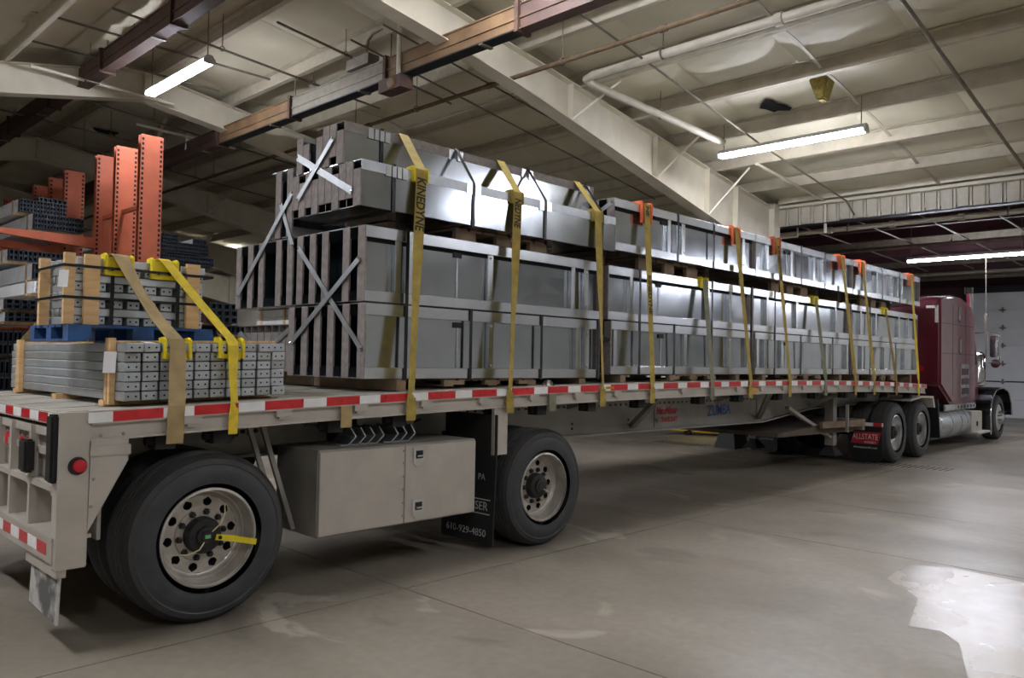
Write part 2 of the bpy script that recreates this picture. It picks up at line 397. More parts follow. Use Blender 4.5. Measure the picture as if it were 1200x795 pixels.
for k in range(7):
    pz = .02+.61*k
    MB().box(29.74, 29.8, -2.93, 3.13, pz, pz+.585).build('door_section', DOORM, dr, bevel=.008)
    if k: 
        for yy in (2.15, .1, -1.95):
            q = MB(); q.box(29.715, 29.74, yy-.03, yy+.03, pz-.09, pz+.09); q.tube([(29.72, yy-.09, pz-.01), (29.72, yy+.09, pz-.01)], .025, 8); q.build('hinge', CONDUIT, dr)
MB().box(29.73, 29.745, -2.93, 3.13, 1.215, 1.26).build('door_seal', DARKM, dr)
# ---- hanging LED strips ----
def lamp(x, y, z, ln, label, lit=1):
    t = thing('strip_light', label, 'light', (x, y, z), 'hanging strip lights')
    h = ln/2
    MB().prism([(x-.09, y-h, z), (x+.09, y-h, z), (x+.04, y-h, z+.07), (x-.04, y-h, z+.07)], (0, ln, 0)).build('housing', HOUS, t)
    for s in (-1, 1):
        MB().box(x-.075, x+.075, min(y, y+s*(h-.03))+.008, max(y, y+s*(h-.03))-.008, z-.05, z-.002).build('led_tube', LED, t, bevel=.015)
        e = MB().box(x-.085, x+.085, min(y+s*(h-.03), y+s*h), max(y+s*(h-.03), y+s*h), z-.055, z+.01); e.build('end_cap', HOUS, t)
        MB().tube([(x, y+s*h*.93, z+.06), (x, y+s*h*.93, roofz(x)-.1 if x < 15 else 4.98)], .008, 6).build('hanger_rod', CONDUIT, t)
lamp(10.75, .9, 5.19, 2.44, 'long glowing strip light hanging in front of the white beam at upper right')
lamp(3.7, 7.22, 5.84, 2.13, 'glowing strip light hanging at upper left near the brown rail')
lamp(18.86, .5, 4.21, 2.44, 'glowing strip light in the lower dark red bay above the truck')
lamp(11.7, 22.6, 5.40, 1.6, 'small distant glowing strip light beside the dark stock stack')
for k_, (x, y, z) in enumerate(((4.4, .9, 6.4), (4.4, -7, 6.4), (-2.5, .9, 5.2), (-2.5, -7, 5.2), (10.75, -7, 5.19), (-2.5, 7.2, 5.2), (18.86, -7, 4.21), (25.5, -7, 4.21))):
    lamp(x, y, z, 2.44, f'{["first", "second", "third", "fourth", "fifth", "sixth", "seventh", "eighth", "ninth"][k_]} overhead strip light hanging outside the picture')
# =====================================================================
# FLATBED TRAILER (rear at x=.15, nose at x=14.57, near side y=0)
# =====================================================================
_fit = np.polyfit([.24, .39, 1.27, 2.69, 4.8, 7.24, 9.87, 14.54], [1.292, 1.296, 1.329, 1.368, 1.402, 1.42, 1.413, 1.318], 4)
def zt(x): return float(np.polyval(_fit, x))
def D(x): return zt(x)+.035
XR, XF, TW = .15, 14.57, 2.59
tr = thing('flatbed_trailer', 'long pale alloy flatbed trailer with red and white reflective edge carrying the load', 'trailer', (4, TW/2, 0))
def sweep(mb, y0, y1, za, zb, xs):   # box following the camber
    n = len(xs); P = []
    for x in xs:
        d = D(x); P += [(x, y0, d+za), (x, y1, d+za), (x, y1, d+zb), (x, y0, d+zb)]
    F = []
    for j in range(n-1):
        for q in range(4): F.append((j*4+q, j*4+(q+1) % 4, (j+1)*4+(q+1) % 4, (j+1)*4+q))
    F += [(3, 2, 1, 0), ((n-1)*4, (n-1)*4+1, (n-1)*4+2, (n-1)*4+3)]
    return mb.poly(P, F)
CX = [.288+(XF-.288)*k/20 for k in range(21)]; CXD = [XR+.02+(XF-XR-.02)*k/20 for k in range(21)]
for s in (0, 1):
    q = MB(); Y = lambda a: a if s == 0 else TW-a
    def sw(a, b, za, zb): sweep(q, min(Y(a), Y(b)), max(Y(a), Y(b)), za, zb, CX)
    sw(.025, .06, -.165, -.075); sw(-.006, .09, -.075, 0); sw(.01, .07, -.172, -.158)
    q.build('side_rail', ALU, tr)
nb = 14; bw = (TW-.2)/nb
for k in range(nb):
    q = MB(); y0 = .1+bw*k; sweep(q, y0+.003, y0+bw-.003, -.035, -.002-.003*(k % 3 == 1), CXD); q.build('deck_board', DECKM, tr)
# reflective tape, alternating along the rail
edges = [.27, .398, .679, .863, 1.147, 1.328, 1.61, 1.789, 2.063, 2.242, 2.518, 2.693]
while edges[-1] < 14.1: edges += [edges[-1]+.282, edges[-1]+.462]
edges.append(14.53)
for s in (0, 1):
    for j, (a, b) in enumerate(zip(edges, edges[1:])):
        if s and j % 4 > 1: continue
        q = MB(); yy = (-.0085, -.006) if s == 0 else (TW+.006, TW+.0085)
        sweep(q, yy[0], yy[1], -.066, -.008, [a, (a+b)/2, b]); q.build('reflective_tape', REDT if j % 2 else WHT, tr)
# stake pockets under the tape
pk = MB().box(-.055, .055, -.006, .03, -.118, -.075).box(-.03, .03, .004, .026, -.135, -.118).mesh('stake_pocket', ALU)
for k in range(24):
    x = .86+.61*k
    if x < 14.4: inst(pk, 'stake_pocket', tr, (x, 0, D(x)))
# lamps on the rail
for x, m in ((3.6, LAMB), (7.93, LAMB)):
    q = MB(); q.lathe([(.0, -.022), (.025, -.018), (.034, 0)], (x, .024, D(x)-.12), 'Y', 16) if x < 5 else q.box(x-.11, x+.11, .0, .025, D(x)-.15, D(x)-.095)
    q.build('marker_lamp', m, tr, smooth=x < 5)
MB().box(4.93, 5.06, -.0095, -.0085, D(5)-.05, D(5)-.026).build('amber_reflector', LAMB, tr)
# winches and strap tails added with the straps below
# main beams (fish-bellied)
bx = [(.5, 1.15, .93), (2.2, 1.17, .93), (3.6, 1.19, .90), (5.3, 1.2, .865), (8.6, 1.22, .845), (9.6, 1.215, .84), (10.3, 1.205, .9), (11.15, 1.195, .975), (12.2, 1.18, 1.0), (14.3, 1.13, 1.0)]
for y in (.75, 1.80):
    q = MB()
    for (a, t1, b1), (b, t2, b2) in zip(bx, bx[1:]):
        q.prism([(a, y, b1), (b, y, b2), (b, y, t2), (a, y, t1)], (0, .02, 0))
        q.hexa([(a, y-.06, b1-.02), (b, y-.06, b2-.02), (b, y+.08, b2-.02), (a, y+.08, b1-.02), (a, y-.06, b1), (b, y-.06, b2), (b, y+.08, b2), (a, y+.08, b1)])
        q.hexa([(a, y-.06, t1), (b, y-.06, t2), (b, y+.08, t2), (a, y+.08, t1), (a, y-.06, t1+.02), (b, y-.06, t2+.02), (b, y+.08, t2+.02), (a, y+.08, t1+.02)])
    bmn = q.build('main_beam', WEBM, tr)
    if y < 1:
        for x in (6.88, 9.48): MB().box(x-.006, x+.006, y-.012, y, .87, 1.2).build('web_seam', ALUD, bmn)
        r = MB()
        for k in range(60): r.lathe([(.012, -.008), (.012, 0)], (3.6+.1*k, y, 1.165), 'Y', 6)
        stuff(r.build('rivet_row', UNDER, bmn))
        for x in (5.33, 6.35): 
            for z in (.93, .985): MB().lathe([(.012, -.01), (.012, 0)], (x, y, z), 'Y', 8).build('bolt', UNDER, bmn)
        MB().box(3.75, 4.15, y-.006, y, .975, 1.02).build('splice_plate', ALUD, bmn)
        MB().box(6.83, 7.5, y-.002, y, .905, 1.135).build('decal_backing', WEBM, bmn)
        text('brand_lettering', 'MaxMiser', .125, PRED, (7.15, y-.003, 1.065), (1, 0, 0), (0, 0, 1), bmn, sx=.92, shear=.15, bold=.005)
        text('brand_lettering', 'by', .07, PBLK, (6.93, y-.003, .96), (1, 0, 0), (0, 0, 1), bmn)
        text('brand_lettering', 'TRANSCRAFT', .085, PRED, (7.2, y-.003, .955), (1, 0, 0), (0, 0, 1), bmn, sx=.72, shear=.1, bold=.004)
        text('blue_lettering', 'ZUMBA', .2, PBLUE, (8.42, y-.003, 1.03), (1, 0, .02), (0, 0, 1), bmn, sx=.9, bold=.004)
# cross members
cm = MB().box(-.04, .04, .06, TW-.06, -.115, -.105).box(-.006, .006, .06, TW-.06, -.105, -.05).box(-.04, .04, .06, TW-.06, -.05, -.037).mesh('cross_member', ALUD)
for k in range(36): 
    x = .5+.39*k; inst(cm, 'cross_member', tr, (x, 0, D(x)))
# diagonal braces from rail to beam
for x, xb_ in ((6.1, 6.37), (8.65, 9.5), (11.4, 11.3)):
    b1 = np.interp(xb_, [a[0] for a in bx], [a[2] for a in bx])
    MB().bar((x, .12, D(x)-.13), (xb_, .72, b1+.05), .06, .06).build('diagonal_brace', ALUD, tr)
for x in (2.0, 5.2, 8.3, 10.9): MB().prism([(x, .06, D(x)-.12), (x, .72, D(x)-.12), (x, .72, D(x)-.3)], (.02, 0, 0)).build('outrigger', ALUD, tr)
# ---- tail frame ----
zb = .47
for Y, sg in ((0, 1), (TW, -1)):
    y0, y1 = sorted((Y, Y+sg*.10))
    MB().box(XR-.02, .286, y0, y1, zb, D(.2)-.003).build('corner_post', ALU, tr, bevel=.006)
    ys_ = sorted((Y-sg*.004, Y+sg*.004)); MB().box(XR-.024, XR+.012, ys_[0], ys_[1], zb, D(.2)-.006).build('post_edge', ALU, tr)
    gp = [(.29, Y, D(.3)-.165), (.49, Y, D(.4)-.165), (.49, Y, D(.4)-.29), (.285, Y, .66)]
    MB().prism(gp, (0, sg*.012, 0)).build('gusset_plate', ALU, tr)
    q = MB()
    q.box(.285, .5, min(Y-sg*.01, Y), max(Y-sg*.01, Y), D(.4)-.255, D(.4)-.2)
    q.build('gusset_flange', ALU, tr)
    for x, z in ((.33, 1.115), (.4, 1.118), (.46, 1.12), (.31, .95), (.3, .8), (.34, 1.19), (.46, 1.195)):
        MB().lathe([(.0, -.006), (.008, -.004), (.010, 0)], (x, Y if sg > 0 else Y, z), 'Y', 8).build('rivet', ALUD, tr)
    # round red side marker in black grommet
    mk = MB().lathe([(.046, -.012), (.05, 0)], (.225, Y, 1.03), 'Y', 20).build('marker_grommet', BLACK, tr, smooth=True)
    MB().lathe([(0, -.03), (.02, -.029), (.034, -.024), (.037, -.01)], (.232, Y, 1.03), 'Y', 20).build('marker_lens', LRED, mk, smooth=True)
for z0, z1, xx in ((D(.15)-.075, D(.15)-.005, XR-.004), (D(.15)-.15, D(.15)-.1, XR+.01), (1.06, 1.10, XR+.02)):
    MB().box(xx, xx+.06, .02, TW-.02, z0, z1).build('tail_rail', ALU, tr)
MB().box(XR+.045, XR+.06, .05, TW-.05, .92, D(.15)-.1).build('lamp_panel', ALUD, tr)
MB().box(XR-.01, .30, .02, TW-.02, .88, .915).build('tail_shelf', ALU, tr)
bp = MB().box(XR-.026, XR+.10, .05, TW-.02, .50, .62).build('bumper_bar', ALU, tr)
MB().box(XR-.03, .32, .045, TW-.045, .62, .642).build('bumper_step', ALU, tr)
MB().box(XR+.2, XR+.22, .05, TW-.05, .6, .92).build('bumper_back_panel', ALUD, tr)
for k in range(14):     # tape on the bumper and the tail
    y = .14+.175*k
    MB().box(XR-.0285, XR-.0265, y, y+.17 if k % 2 == 0 else y+.17, .535, .6).build('reflective_tape', WHT if k % 2 else REDT, tr)
    MB().box(XR-.0065, XR-.0045, y-.05, y+.12, D(.15)-.066, D(.15)-.014).build('reflective_tape', REDT if k % 2 else WHT, tr)
for y in (.565, .98, 1.29, 1.6, 2.025):
    q = MB(); q.box(XR-.012, XR+.03, y-.02, y+.02, .62, D(.15)-.1); q.prism([(XR, y-.008, .62), (XR+.2, y-.008, .62), (XR+.2, y-.008, .68), (XR+.02, y-.008, .9)], (0, .016, 0)); q.build('bumper_upright', ALU, tr)
for y0, y1, z0, z1 in ((.02, .115, .94, D(.15)-.01), (.50, .63, .945, 1.14), (TW-.115, TW-.02, .94, D(.15)-.01), (TW-.63, TW-.5, .945, 1.14)):
    MB().box(XR-.055, XR-.0, y0, y1, z0, z1).build('dock_bumper', BLACK, tr, bevel=.012)
MB().box(XR-.02, XR+.04, .14, .22, 1.13, 1.2).build('plate_lamp', BLACK, tr, bevel=.008)
def taillamp(y, z):
    l = MB().lathe([(.058, -.02), (.06, -.012), (.06, 0)], (XR+.045, y, z), 'X', 20).build('tail_lamp_bezel', CHR, tr, smooth=True)
    MB().lathe([(0, -.034), (.03, -.03), (.046, -.022), (.048, -.01)], (XR+.045, y, z), 'X', 20).build('tail_lamp_lens', LRED, l, smooth=True)
for y in (.33, .75, .87, 1.09, 1.2, 1.72, 2.26): taillamp(y, 1.045 if y in (.33, 2.26) else 1.09)
MB().box(XR+.19, XR+.2, .78, .86, .68, .8).build('data_plate', PAPER, tr)
# rear hanging flaps
for y0 in (.03, TW-.57):
    h = MB().box(XR-.01, XR+.04, y0-.01, y0+.55, .425, .495).build('flap_bracket', ALU, tr)
    q = MB(); 
    q.hexa([(XR+.0, y0, .17), (XR+.012, y0, .17), (XR+.012, y0+.5, .2), (XR, y0+.5, .2), (XR+.01, y0, .44), (XR+.022, y0, .44), (XR+.022, y0+.5, .44), (XR+.01, y0+.5, .44)])
    q.build('mud_flap', mat('flap_dirty', '#bdbab2', .7, .1, 0, 5, .03, col2='#5d5c5a', thr=(.42, .56)), h)
# ---- mud flaps ahead of the front axle ----
for Y, sg in ((0, 1), (TW, -1)):
    y0, y1 = sorted((Y+sg*.005, Y+sg*.66))
    hx = 3.46
    MB().box(hx, hx+.012, y0, y1, .86, 1.19).build('flap_panel', UNDER, tr)
    ys = sorted((Y+sg*.03, Y+sg*.06))
    MB().box(hx-.01, hx+.15, ys[0], ys[1], .85, D(3.5)-.17).build('flap_hanger', ALU, tr)
    fp = MB().hexa([(hx-.03, y0, .095), (hx-.02, y0, .095), (hx-.02, y1, .095), (hx-.03, y1, .095), (hx, y0, .88), (hx+.01, y0, .88), (hx+.01, y1, .88), (hx, y1, .88)]).build('mud_flap', RUB, tr)
    if sg > 0:
        text('flap_lettering', '610-929-4850', .085, PWHITE, (hx-.0295, y0+.335, .185), (0, -1, 0), (.038, 0, 1), fp, sx=1.05)
        text('flap_lettering', 'ISER', .1, PWHITE, (hx-.0205, y0+.165, .41), (0, -1, 0), (.04, 0, 1), fp, sx=1.0)
        for z in (.345, .465): MB().box(hx-.0245+.038*(z-.3), hx-.018+.038*(z-.3), y0+.05, y0+.45, z, z+.008).build('flap_line', PWHITE, fp)
        text('flap_lettering', 'PA', .075, PWHITE, (hx-.0105, y0+.165, .655), (0, -1, 0), (.04, 0, 1), fp)
# ---- tool box ----
tx = MB().box(1.776, 3.27, .06, .62, .395, 1.0).build('tool_box', ALUD, tr, bevel=.008)
for a, b in ((1.785, 2.523), (2.531, 3.262)):
    MB().box(a, b, .05, .062, .405, .985).build('tool_box_door', ALU, tx, bevel=.004)
for z in (.46, .56, .66, .76, .86, .95): MB().lathe([(0, -.005), (.008, -.003), (.009, 0)], (2.515, .05, z), 'Y', 8).build('rivet', ALUD, tx)
for z in (.895, .50):
    q = MB(); q.prism([(2.60, .05, z+.075), (2.72, .05, z+.075), (2.72, .05, z-.04), (2.69, .05, z-.08), (2.63, .05, z-.08), (2.60, .05, z-.04)], (0, -.008, 0)); q.build('latch', CHR, tx, bevel=.003)
    MB().box(2.63, 2.695, .04, .043, z-.01, z+.05).build('latch_pocket', DARKM, tx)
    MB().bar((2.635, .037, z+.01), (2.69, .037, z+.01), .02, .012).build('latch_handle', CHR, tx)
for x in (1.70, 1.60):
    MB().bar((x-.28+.1, .4, 1.2), (x+.06, .35, .42), .05, .03).build('box_bracket', ALUD, tr)
MB().box(1.9, 2.5, .65, .7, .95, 1.2).build('box_hanger', UNDER, tr); MB().box(2.95, 3.05, .6, .7, .95, 1.2).build('box_hanger', ALUD, tr)
# ---- running gear ----
TYP = [(.300, .25), (.325, .285), (.37, .302), (.43, .305), (.468, .292), (.490, .278), (.508, .268), (.516, .25), (.52, .225), (.52, .205), (.508, .202), (.508, .192), (.521, .189), (.521, .165), (.508, .162), (.508, .152), (.522, .149), (.522, .125), (.508, .122), (.508, .112), (.521, .109), (.521, .085), (.508, .082), (.508, .072), (.52, .069), (.52, .05), (.516, .025), (.508, .01), (.492, -.002), (.487, -.010), (.468, -.019), (.455, -.026), (.448, -.022), (.425, -.028), (.415, -.032), (.36, -.032), (.35, -.029), (.335, -.027), (.316, -.018), (.303, .012)]
RUBT = mat('tyre_tread', '#3d3b38', .8, 0, .2, 16, .04)
RUBS = mat('tyre_sidewall', '#343536', .6, 0, .22, 10, .03)
_q = MB(); n1 = 27
for a_, b_, m_ in ((0, 7, RUB), (6, 27, RUBT), (26, 30, RUB), (29, 32, RUBT), (31, 38, RUBS)):
    k_ = len(_q.f); _q.lathe(TYP[a_:b_], n=56, m=m_); del _q.f[-2:]; del _q.mi[-2:]
_q.lathe([TYP[-1], TYP[0]], n=56, m=RUB); del _q.f[-2:]; del _q.mi[-2:]
ty_me = _q.mesh('tyre', RUB, smooth=False)
_b = bmesh.new(); _b.from_mesh(ty_me); bmesh.ops.remove_doubles(_b, verts=_b.verts, dist=1e-5); bmesh.ops.recalc_face_normals(_b, faces=_b.faces); _b.to_mesh(ty_me); _b.free()
for p_ in ty_me.polygons: p_.use_smooth = True
ty_me.set_sharp_from_angle(angle=math.radians(32))
def rim_mesh(depth, m, nh=10, hr=.026):
    q = MB()
    q.lathe([(.292, -.012), (.306, -.008), (.308, .0), (.303, .012), (.293, .016), (.289, .03), (.286, .07), (.276, .1), (.268, depth-.03), (.255, depth-.006), (.243, depth)], n=60, m=m)
    q.f = q.f[:-2]; q.mi = q.mi[:-2]
    # disc with round hand holes, sector by sector
    Ri, Ro, Rh = .165, .243, .206; k0 = len(q.v)
    P = []; F = []; F2 = []
    for h in range(nh):
        a0 = 2*math.pi*h/nh; a1 = 2*math.pi*(h+1)/nh; am = (a0+a1)/2
        outer = [(Ri, a0), (Ri, am), (Ri, a1), (Rh, a1), (Ro, a1), (Ro, am), (Ro, a0), (Rh, a0)]
        cx, cz = Rh*math.cos(am), Rh*math.sin(am); b = len(P)
        for r, a in outer: P.append((r*math.cos(a), depth, r*math.sin(a)))
        for r, a in outer:
            px, pz = r*math.cos(a)-cx, r*math.sin(a)-cz; L = math.hypot(px, pz); P.append((cx+px/L*hr, depth, cz+pz/L*hr))
        for j in range(8): P.append((P[b+8+j][0], depth+.05, P[b+8+j][2]))
        for j in range(8):
            j2 = (j+1) % 8; F.append((b+j, b+j2, b+8+j2, b+8+j)); F2.append((b+8+j, b+8+j2, b+16+j2, b+16+j))
        F2.append(tuple(range(b+16, b+24)))
    q.poly(P, F, m); q.poly(P, F2, VOID)
    q.lathe([(.165, depth), (.16, depth-.012), (.10, depth-.012), (.05, depth-.012)], n=40, m=m)
    return q.mesh('wheel', m, smooth=True)
rim_a = rim_mesh(.13, RIM, hr=.029); rim_b = rim_mesh(.13, RIMP, hr=.029)
hole_me = MB().lathe([(.0245, -.002), (.0245, .0)], n=14).mesh('hand_hole', VOID)
def hub_mesh(front, m, r=.098):
    return MB().lathe([(0, front), (.036, front), (.04, front+.008), (.06, front+.012), (.064, front+.03), (r-.01, front+.036), (r, front+.05), (r+.004, .138)], n=32).mesh('hub', m, smooth=True)
hub_t = hub_mesh(.02, HUBM, .112); hub_d = hub_mesh(-.02, HUBM, .11)
nut = MB().lathe([(0, -.03), (.014, -.03), (.019, -.02), (.022, 0)], n=6).mesh('wheel_nut', HUBM)
nutc = MB().lathe([(0, -.06), (.008, -.058), (.016, -.04), (.017, 0)], n=8).mesh('wheel_nut', CHR)
nut_s = MB().lathe([(0, -.13), (.006, -.12), (.015, -.02), (.017, 0)], n=8).mesh('wheel_nut', CHR)
def wheel(parent, X, Y, sg, rim, hub, nm, dual=True, ang=0, detail=True, hubcol=None):
    rot = (0, ang, 0) if sg > 0 else (0, ang, math.pi)
    wb = inst(rim, 'wheel', parent, (X, Y, .522), rot)
    def sub(me, name, loc=(0, 0, 0)):
        o = bpy.data.objects.new(name, me); COL.objects.link(o); o.parent = wb; o.location = loc; WL[o.name] = WL[wb.name]; return o
    sub(ty_me, 'tyre')
    if dual: sub(ty_me, 'tyre', (0, .345, 0))
    sub(hub, 'hub')
    if detail:
        for k in range(10):
            a = 2*math.pi*(k+.5)/10; sub(nm, 'wheel_nut', (.1425*math.cos(a), .119, .1425*math.sin(a)))
    return wb
w1 = wheel(tr, 1.0, .035, 1, rim_a, hub_t, nut, ang=.2)
w2 = wheel(tr, 4.095, .035, 1, rim_a, hub_t, nut, ang=.9)
for X in (1.0, 4.095): wheel(tr, X, TW-.035, -1, rim_a, hub_t, nut, detail=False)
# wheel 1 extras: green label, air hoses, yellow tag (kept unrotated, as sub-parts of the trailer's axle)
for X, y in ((1.0, 0), (4.095, 0)):
    ax = MB().tube([(X, .3, .51), (X, TW-.3, .51)], .065, 12).build('axle', UNDER, tr)
    for yy in (.78, 1.81):
        MB().box(X-.45, X+.3, yy-.05, yy+.05, .55, .68).build('trailing_arm', UNDER, ax)
        MB().lathe([(.11, .0), (.14, .04), (.14, .16), (.11, .2)], (X+.3, yy, .68), 'Z', 16).build('air_spring', RUB, ax, smooth=True)
        MB().box(X-.6, X-.38, yy-.06, yy+.06, .55, 1.0).build('hanger', UNDER, ax)
    if X < 2:
        MB().box(X-.018, X+.018, .0525, .0545, .522-.01, .522+.012).build('hub_label', GREENL, ax)
        MB().tube([(X+.03, .06, .55), (X+.07, .03, .60), (X+.11, .06, .66), (X+.15, .15, .70)], .0045, 6).build('air_hose', HOSE, ax, smooth=True)
        MB().tube([(X-.02, .06, .49), (X-.06, .035, .455), (X-.12, .05, .43), (X-.2, .13, .425)], .0045, 6).build('air_hose', HOSE, ax, smooth=True)
        q = MB(); q.ribbon([(X+.05, .05, .515), (X+.14, .015, .50), (X+.24, -.02, .475), (X+.28, -.03, .465)], (.008, 0, .036), .003); q.build('yellow_tag', PROY, ax)
        MB().lathe([(.012, -.006), (.012, 0)], (X+.07, .037, .512), 'Y', 10).build('tag_bolt', DARKM, ax)
    else:
        MB().tube([(X+.02, .06, .5), (X+.06, .03, .47), (X+.08, .06, .41), (X+.04, .15, .36)], .006, 6).build('air_hose', HOSE, ax, smooth=True)
q = MB()
q.box(.5, 2.2, .62, .66, 1.0, 1.2); q.build('suspension_plate', ALUD, tr)
for k in range(8): MB().lathe([(.016, -.012), (.016, 0)], (1.25+.05*k, .62, 1.09+.018*(k % 2)), 'Y', 8).build('bolt', DARKM, tr)
MB().tube([(.7, 1.3, .9), (1.9, 1.3, .9)], .16, 14).build('air_tank', UNDER, tr, smooth=True)
MB().tube([(3.2, .7, 1.12), (3.0, .62, 1.1), (2.5, .64, 1.06), (2.1, .63, 1.12), (1.6, .68, 1.12)], .012, 6).build('air_line', UNDER, tr)
# ---- landing gear ----
for y, nm in ((.62, 0), (1.97, 1)):
    lg = MB().box(11.72, 11.86, y-.07, y+.07, .36, 1.2).build('landing_leg', ALUD, tr)
    MB().box(11.74, 11.84, y-.05, y+.05, .26, .4).build('inner_leg', UNDER, lg)
    MB().hexa([(11.62, y-.14, .2), (11.96, y-.14, .2), (11.96, y+.14, .2), (11.62, y+.14, .2), (11.72, y-.06, .33), (11.86, y-.06, .33), (11.86, y+.06, .33), (11.72, y+.06, .33)]).build('foot', UNDER if nm == 0 else BLACK, lg)
    MB().bar((10.15, y-.02, 1.02), (11.7, y-.02, .5), .07, .05).build('leg_brace', ALU, lg)
MB().tube([(11.79, .62, .62), (11.79, 1.97, .62)], .03, 8).build('cross_shaft', UNDER, tr)
MB().bar((11.4, .2, 1.05), (11.4, .2, .62), .04, .04).build('crank_post', ALUD, tr)
# dunnage tray slung under the neck
TRAYM = mat('tray_brown', '#5a5045', .85, 0, .25, 6)
q = MB(); q.hexa([(9.75, .55, .60), (12.25, .42, .58), (12.25, 2.2, .58), (9.75, 2.2, .60), (9.75, .55, .66), (12.25, .42, .76), (12.25, 2.2, .76), (9.75, 2.2, .66)]); q.build('dunnage_tray', TRAYM, tr)
for a, b in ((10.9, 12.35),):
    MB().bar((a, .4, .74), (b, .3, .72), .05, .1).build('tray_edge', PALW, tr); MB().box(12.3, 12.4, .3, 2.2, .6, .78).build('tray_edge', ALUD, tr)
# =====================================================================
# LOAD: steel panels, pallets, bands
# =====================================================================
def panel(label, x0, x1, y0, pitch, z0, z1, ribs=(), verts=(), group=None, front=True, notch=None, plain=False, wd=.09, slot=False):
    t = thing('steel_tray', label, 'tray', ((x0+x1)/2, y0+pitch/2, z0), group)
    pt = pitch
    yb = y0+(.002 if plain else .045)
    ts = [rnd.uniform(-.005, .005) if front else 0 for _ in range(3)]; xa_, xb_, zc, zd = x0+.012, x1-.004, z0+.004, z1-.004; xm = (xa_+xb_)/2
    q = MB()
    for (a, ta), (b, tb) in (((xa_, ts[0]), (xm, ts[1])), ((xm, ts[1]), (xb_, ts[2]))):
        q.hexa([(a, yb-ta, zc), (b, yb-tb, zc), (b, yb+.006-tb, zc), (a, yb+.006-ta, zc), (a, yb+ta, zd), (b, yb+tb, zd), (b, yb+.006+tb, zd), (a, yb+.006+ta, zd)])
    q.build('sheet', G, t)
    q = MB()
    if plain:
        q.box(x0+.003, x1, y0, y0+pt-.003, z1-.006, z1); q.box(x0+.003, x1, y0-.003, y0+.002, z1-.075, z1)
    else:
        q.box(x0+.003, x1, y0, y0+.05, z1-.09, z1); q.box(x0+.003, x1, y0+.05, y0+pt-.003, z1-.008, z1)
    q.build('top_flange', (ENDG if y0 > .13 else GD) if notch == 't' else G if plain else GF, t, bevel=.003 if front else 0, seg=1)
    q = MB()
    if plain: q.box(x0+.003, x1, y0, y0+pt-.003, z0, z0+.006)
    else: q.box(x0+.003, x1, y0, y0+.05, z0, z0+.085); q.box(x0+.003, x1, y0+.05, y0+pt-.003, z0, z0+.008)
    q.build('bottom_flange', G if plain else GF, t, bevel=.003 if front else 0, seg=1)
    za, zb_ = z0+.003, z1-.003
    if notch == 't': zb_ -= .065
    if notch == 'b': za += .065
    e = MB().box(x0-.004, x0+.012, y0+.001, y0+wd, za, zb_); e.build('end_plate', ENDG, t)
    MB().box(x1-.01, x1+.002, y0+.001, y0+wd, z0+.003, z1-.003).build('end_plate', ENDG, t)
    MB().box(x0+.3, x0+.31, y0+.06, y0+pt-.004, z0+.01, z1-.01).build('cross_plate', INKM, t)
    if notch: MB().box(x0+.10, x0+.11, y0+.004, y0+wd, z0+.004, z1-.004).build('inner_plate', VOID, t)
    if front:
        if slot: MB().box(x0+.02, x1-.02, y0+.0395, y0+.0445, z1-.118, z1-.088).build('slot', VOID, t)
        for rx in ribs:
            q = MB(); q.box(rx-.035, rx+.035, y0+.008, y0+.045, z0+.085, z1-.09); q.build('rib', GF, t, bevel=.006)
            for zz in (z0+.11, z1-.12): MB().lathe([(0, .0), (.012, .003), (.014, .01)], (rx, y0, zz), 'Y', 8).build('rivet', GD, t)
        for rx in verts:
            MB().box(rx-.03, rx+.03, y0+.001, y0+.046, z0+.085, z1-.09).build('upright_flange', GF, t, bevel=.004)
        for rx in (x0+.95,) if not plain else ():
            MB().box(rx-.006, rx+.006, y0+.038, y0+.046, z0+.09, z1-.14).build('stiffener', GD, t)  # thin line and dark block below imitate creases and reflections in the sheet
            MB().box(rx-.045, rx+.045, y0+.034, y0+.046, z1-.15, z1-.105).build('reflection_mark', DARKM, t)
    return t
def pname(k, row, where): return f'{ORD[k]} steel tray from the near side, {row} of {where}'
Y1L = [.13, .331, .538, .728, .919, 1.119]; Y1U = [.148, .347, .639, .82, 1.012, 1.171, 1.355, 1.653, 1.848, 2.064]
W1 = 'the tailmost silver stack'
for k, y in enumerate(Y1L):
    pt = (Y1L[k+1]-y) if k+1 < len(Y1L) else .10
    panel(pname(k, 'bottom row', W1), 2.19, 5.0, y, pt, 1.495, 2.062, (3.5, 4.81), (4.66,), 'panels in the rear stack', k < 1)
for k, y in enumerate(Y1U):
    pt = (Y1U[k+1]-y) if k+1 < len(Y1U) else .10
    panel(pname(k, 'second row', W1), 2.19, 5.02, y, pt, 2.074, 2.645, (3.5, 4.81), (2.5, 2.62, 4.6), 'panels in the rear stack', k < 1, slot=True)
for k, y in enumerate((1.2, 1.385)):
    panel(f'{["nearer", "farther"][k]} of two taller panels standing beside the top silver bundle', 2.19, 5.0, y, .17, 2.655, 3.235, (), (), 'panels in the rear stack', False)
NP = 'tbbtbbtbtb'
for k in range(10):
    panel(f'{ORD[k]} plain channel from the near side, lower tier of the topmost bundle', 2.12, 5.22, .125+.0955*k, .0955, 2.775, 3.12, (), (), 'channels in the topmost bundle', False, NP[k], True, .09)
for k, (y, n, z1) in enumerate(((.36, 't', 3.45), (.4555, 'b', 3.45), (.551, None, 3.45), (.6465, 't', 3.45), (.84, 'b', 3.36), (.935, None, 3.42))):
    panel(f'{ORD[k]} plain channel from the near side, upper tier of the topmost bundle', 2.12, 5.15, y, .0955, 3.125, z1, (), (), 'channels in the topmost bundle', False, n, True, .09)
Z0 = 1.53
